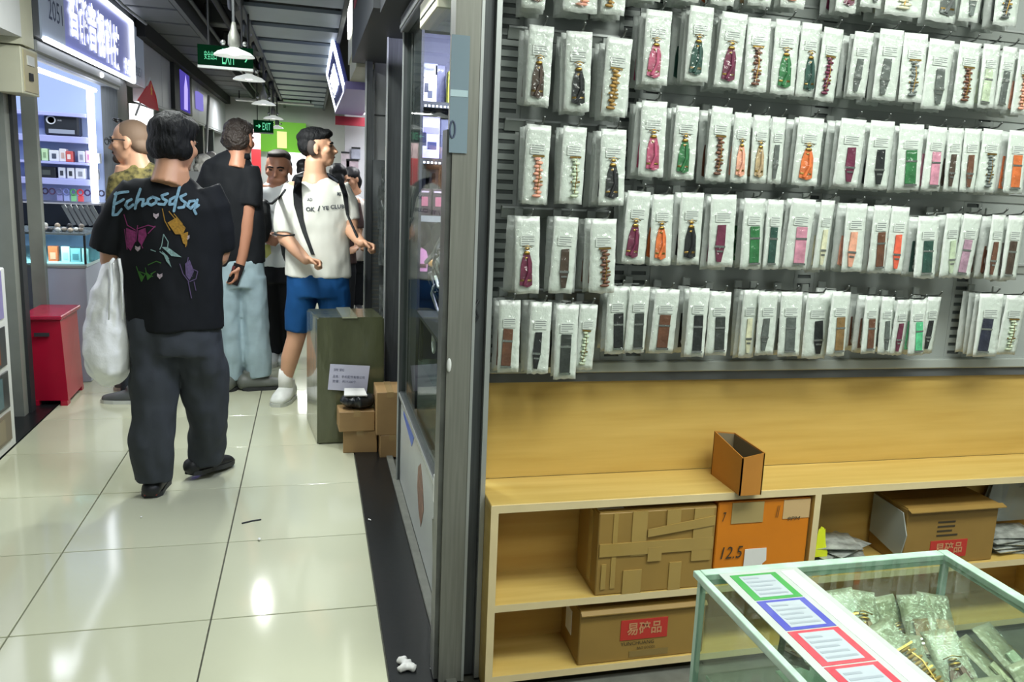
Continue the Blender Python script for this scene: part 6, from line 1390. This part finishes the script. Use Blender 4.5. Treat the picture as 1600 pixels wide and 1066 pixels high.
b = NB(); ball(b, P(0, -.022, .034), (.079 * s, .094 * s, .087 * s), rot=RH, u=24, v=16); ball(b, P(0, -.06, -.02), (.072 * s, .055 * s, .05 * s), rot=RH); fuse('stubble_hair', b, .008, mat('stubble', '#77614f', .7), MAN5, 2)
b = NB(); ball(b, P(0, .072, -.088), (.034, .030, .030), rot=RH); ball(b, P(0, .088, -.054), (.024, .012, .008), rot=RH); obj('goatee', b, mat('goatee_dark', '#3b3029', .7), MAN5, True)
GL = thing('glasses', 'thin dark glasses worn by the bald man', 'glasses', hc + RH @ Vector((0, .1, .005)))
for sgn in (1, -1):
    b = NB(); tube(b, [P(sgn * .034 + .026 * math.cos(a), .108, .004 + .018 * math.sin(a)) for a in [i * math.pi / 6 for i in range(13)]], .0025, 6); obj('rim', b, M_dark, GL)
    b = NB(); tube(b, [P(sgn * .062, .106, .010), P(sgn * .082, .04, .012), P(sgn * .086, -.01, .006)], .003, 6); obj('temple', b, M_dark, GL)
b = NB(); tube(b, [P(-.010, .110, .006), P(.010, .110, .006)], .0025, 6); obj('bridge', b, M_dark, GL)
SG = thing('sunglasses', 'sunglasses pushed up on the head of the bald man', 'sunglasses', hc + RH @ Vector((0, .03, .12)))
for sgn in (1, -1):
    b = NB(); ball(b, P(sgn * .032, .052, .114), (.026, .010, .018), rot=RH @ Matrix.Rotation(-.8, 3, 'X')); obj('lens', b, mat('lens_dark', '#1c1e20', .15), SG, True)
b = NB(); tube(b, [P(-.06, .05, .116), P(.06, .05, .116)], .003, 6); obj('bar', b, M_silver, SG)
M_pat = cloth_mat('patterned_shirt', '#23261f', .8, c2='#8a7f4c', vscale=34)
b = NB(); rings(b, [(214, 256, Y, 19, .95), (217, 266, Y, 32, .66), (218, 280, Y, 43, .58), (217, 320, Y, 45, .6), (214, 380, Y, 42, .66), (212, 430, Y, 40, .7)], 26)
rings(b, [(188, 280, Y, 17), (181, 318, Y, 16)], 14); rings(b, [(246, 280, Y, 17), (252, 318, Y, 16)], 14); fuse('shirt', b, .009, M_pat, MAN5, 3, (.010, 9), 51)
b = NB(); rings(b, [(212, 422, Y, 37, .74), (212, 445, Y, 38, .78)], 22); rings(b, [(199, 436, Y, 21, 1), (201, 530, Y, 16, 1), (203, 615, Y, 12, 1)], 16); rings(b, [(227, 436, Y, 21, 1), (226, 530, Y + .06, 16, 1), (222, 605, Y + .2, 12, 1)], 16)
fuse('trousers', b, .010, cloth_mat('grey_trousers', '#30343a', .8), MAN5, 3, (.012, 9), 55)
for x, dy, yy in ((204, 0, 632), (222, .25, 612)):
    h1 = pZ(x, yy, 0); shoe(MAN5, h1 + Vector((.06, .03, 0)), h1 + Vector((-.17, .07, 0)), mat('grey_shoe', '#4c4f50', .5), M_wsole, .048, .08)

# ---------------------------------------------------------------- small figures far down the right side
def far_person(label, px, py, Y, hair, top, fwd, trs='#23262b', seed=0, h=1.62):
    hc = G(px, py, Y); hc_z = hc.z; R2 = frame(fwd); X0 = hc.x
    V = lambda x, z, y=0: Vector((X0 + x, Y + y, z))
    b = NB(); head_prims(b, hc, 1.0, R2); zs = hc_z - .24
    tube(b, [V(0, zs + .04), V(0, zs - .1), V(0, zs - .35), V(0, zs - .6)], [(.13, .08), (.16, .1), (.13, .1), (.15, .1)], 16)
    for sg in (-1, 1):
        tube(b, [V(sg * .17, zs), V(sg * .20, zs - .28), V(sg * .17, zs - .45, -.15)], [.045, .04, .028], 10, rnd_end=True)
        hand(b, V(sg * .17, zs - .45, -.15), (-sg * .3, -.9, .1), (0, 0, -1), (-sg, 0, .2), .6)
        tube(b, [V(sg * .08, zs - .55), V(sg * .09, .45), V(sg * .09, .04)], [.075, .055, .04], 12, rnd_end=True)
    o = fuse('person', b, .010, M_skin2, None, 3); tag(o, label, 'person'); face_bits(o, hc, 1.0, R2)
    b = NB(); P = lambda x, y, z: hc + R2 @ Vector((x, y, z))
    ball(b, P(0, -.025, .045), (.088, .10, .082), rot=R2); ball(b, P(0, -.065, -.04), (.082, .05, .10), rot=R2); fuse('hair', b, .01, mat('far_hair' + hair, hair, .5), o, 2, (.01, 20), seed)
    b = NB(); tube(b, [V(0, zs + .06), V(0, zs - .02), V(0, zs - .35), V(0, zs - .62)], [(.09, .08), (.19, .11), (.17, .12), (.18, .13)], 20)
    for sg in (-1, 1): tube(b, [V(sg * .15, zs - .01), V(sg * .205, zs - .26)], [.065, .06], 12)
    fuse('top', b, .011, cloth_mat('far_top' + top, top), o, 3, (.012, 9), seed)
    b = NB(); tube(b, [V(0, zs - .55), V(0, zs - .75)], [(.17, .12), (.17, .12)], 16)
    for sg in (-1, 1): tube(b, [V(sg * .085, zs - .68), V(sg * .09, .06)], [.09, .065], 12)
    fuse('trousers', b, .011, cloth_mat('far_trs' + trs, trs), o, 3, (.01, 9), seed)
    for sg in (-1, 1): shoe(o, V(sg * .09, 0, .04), V(sg * .09, 0, -.2), mat('far_shoe', '#2b2d2f', .5), M_sole, .045, .07)
far_person('dark-haired woman in white top bending at the far right shop', 548, 280, 9.6, '#17161a', '#d8d3cc', (-.6, -.7, -.3), seed=3)
far_person('person with dark hair and brown top behind the young man', 529, 276, 9.0, '#141417', '#4a3a3a', (.3, .9, -.2), seed=5)
far_person('dark-haired visitor in grey by the lit counter', 474, 262, 13.0, '#1b1a1c', '#8d9094', (.2, .9, 0), seed=7)

bpy.data.scenes.remove(TS)
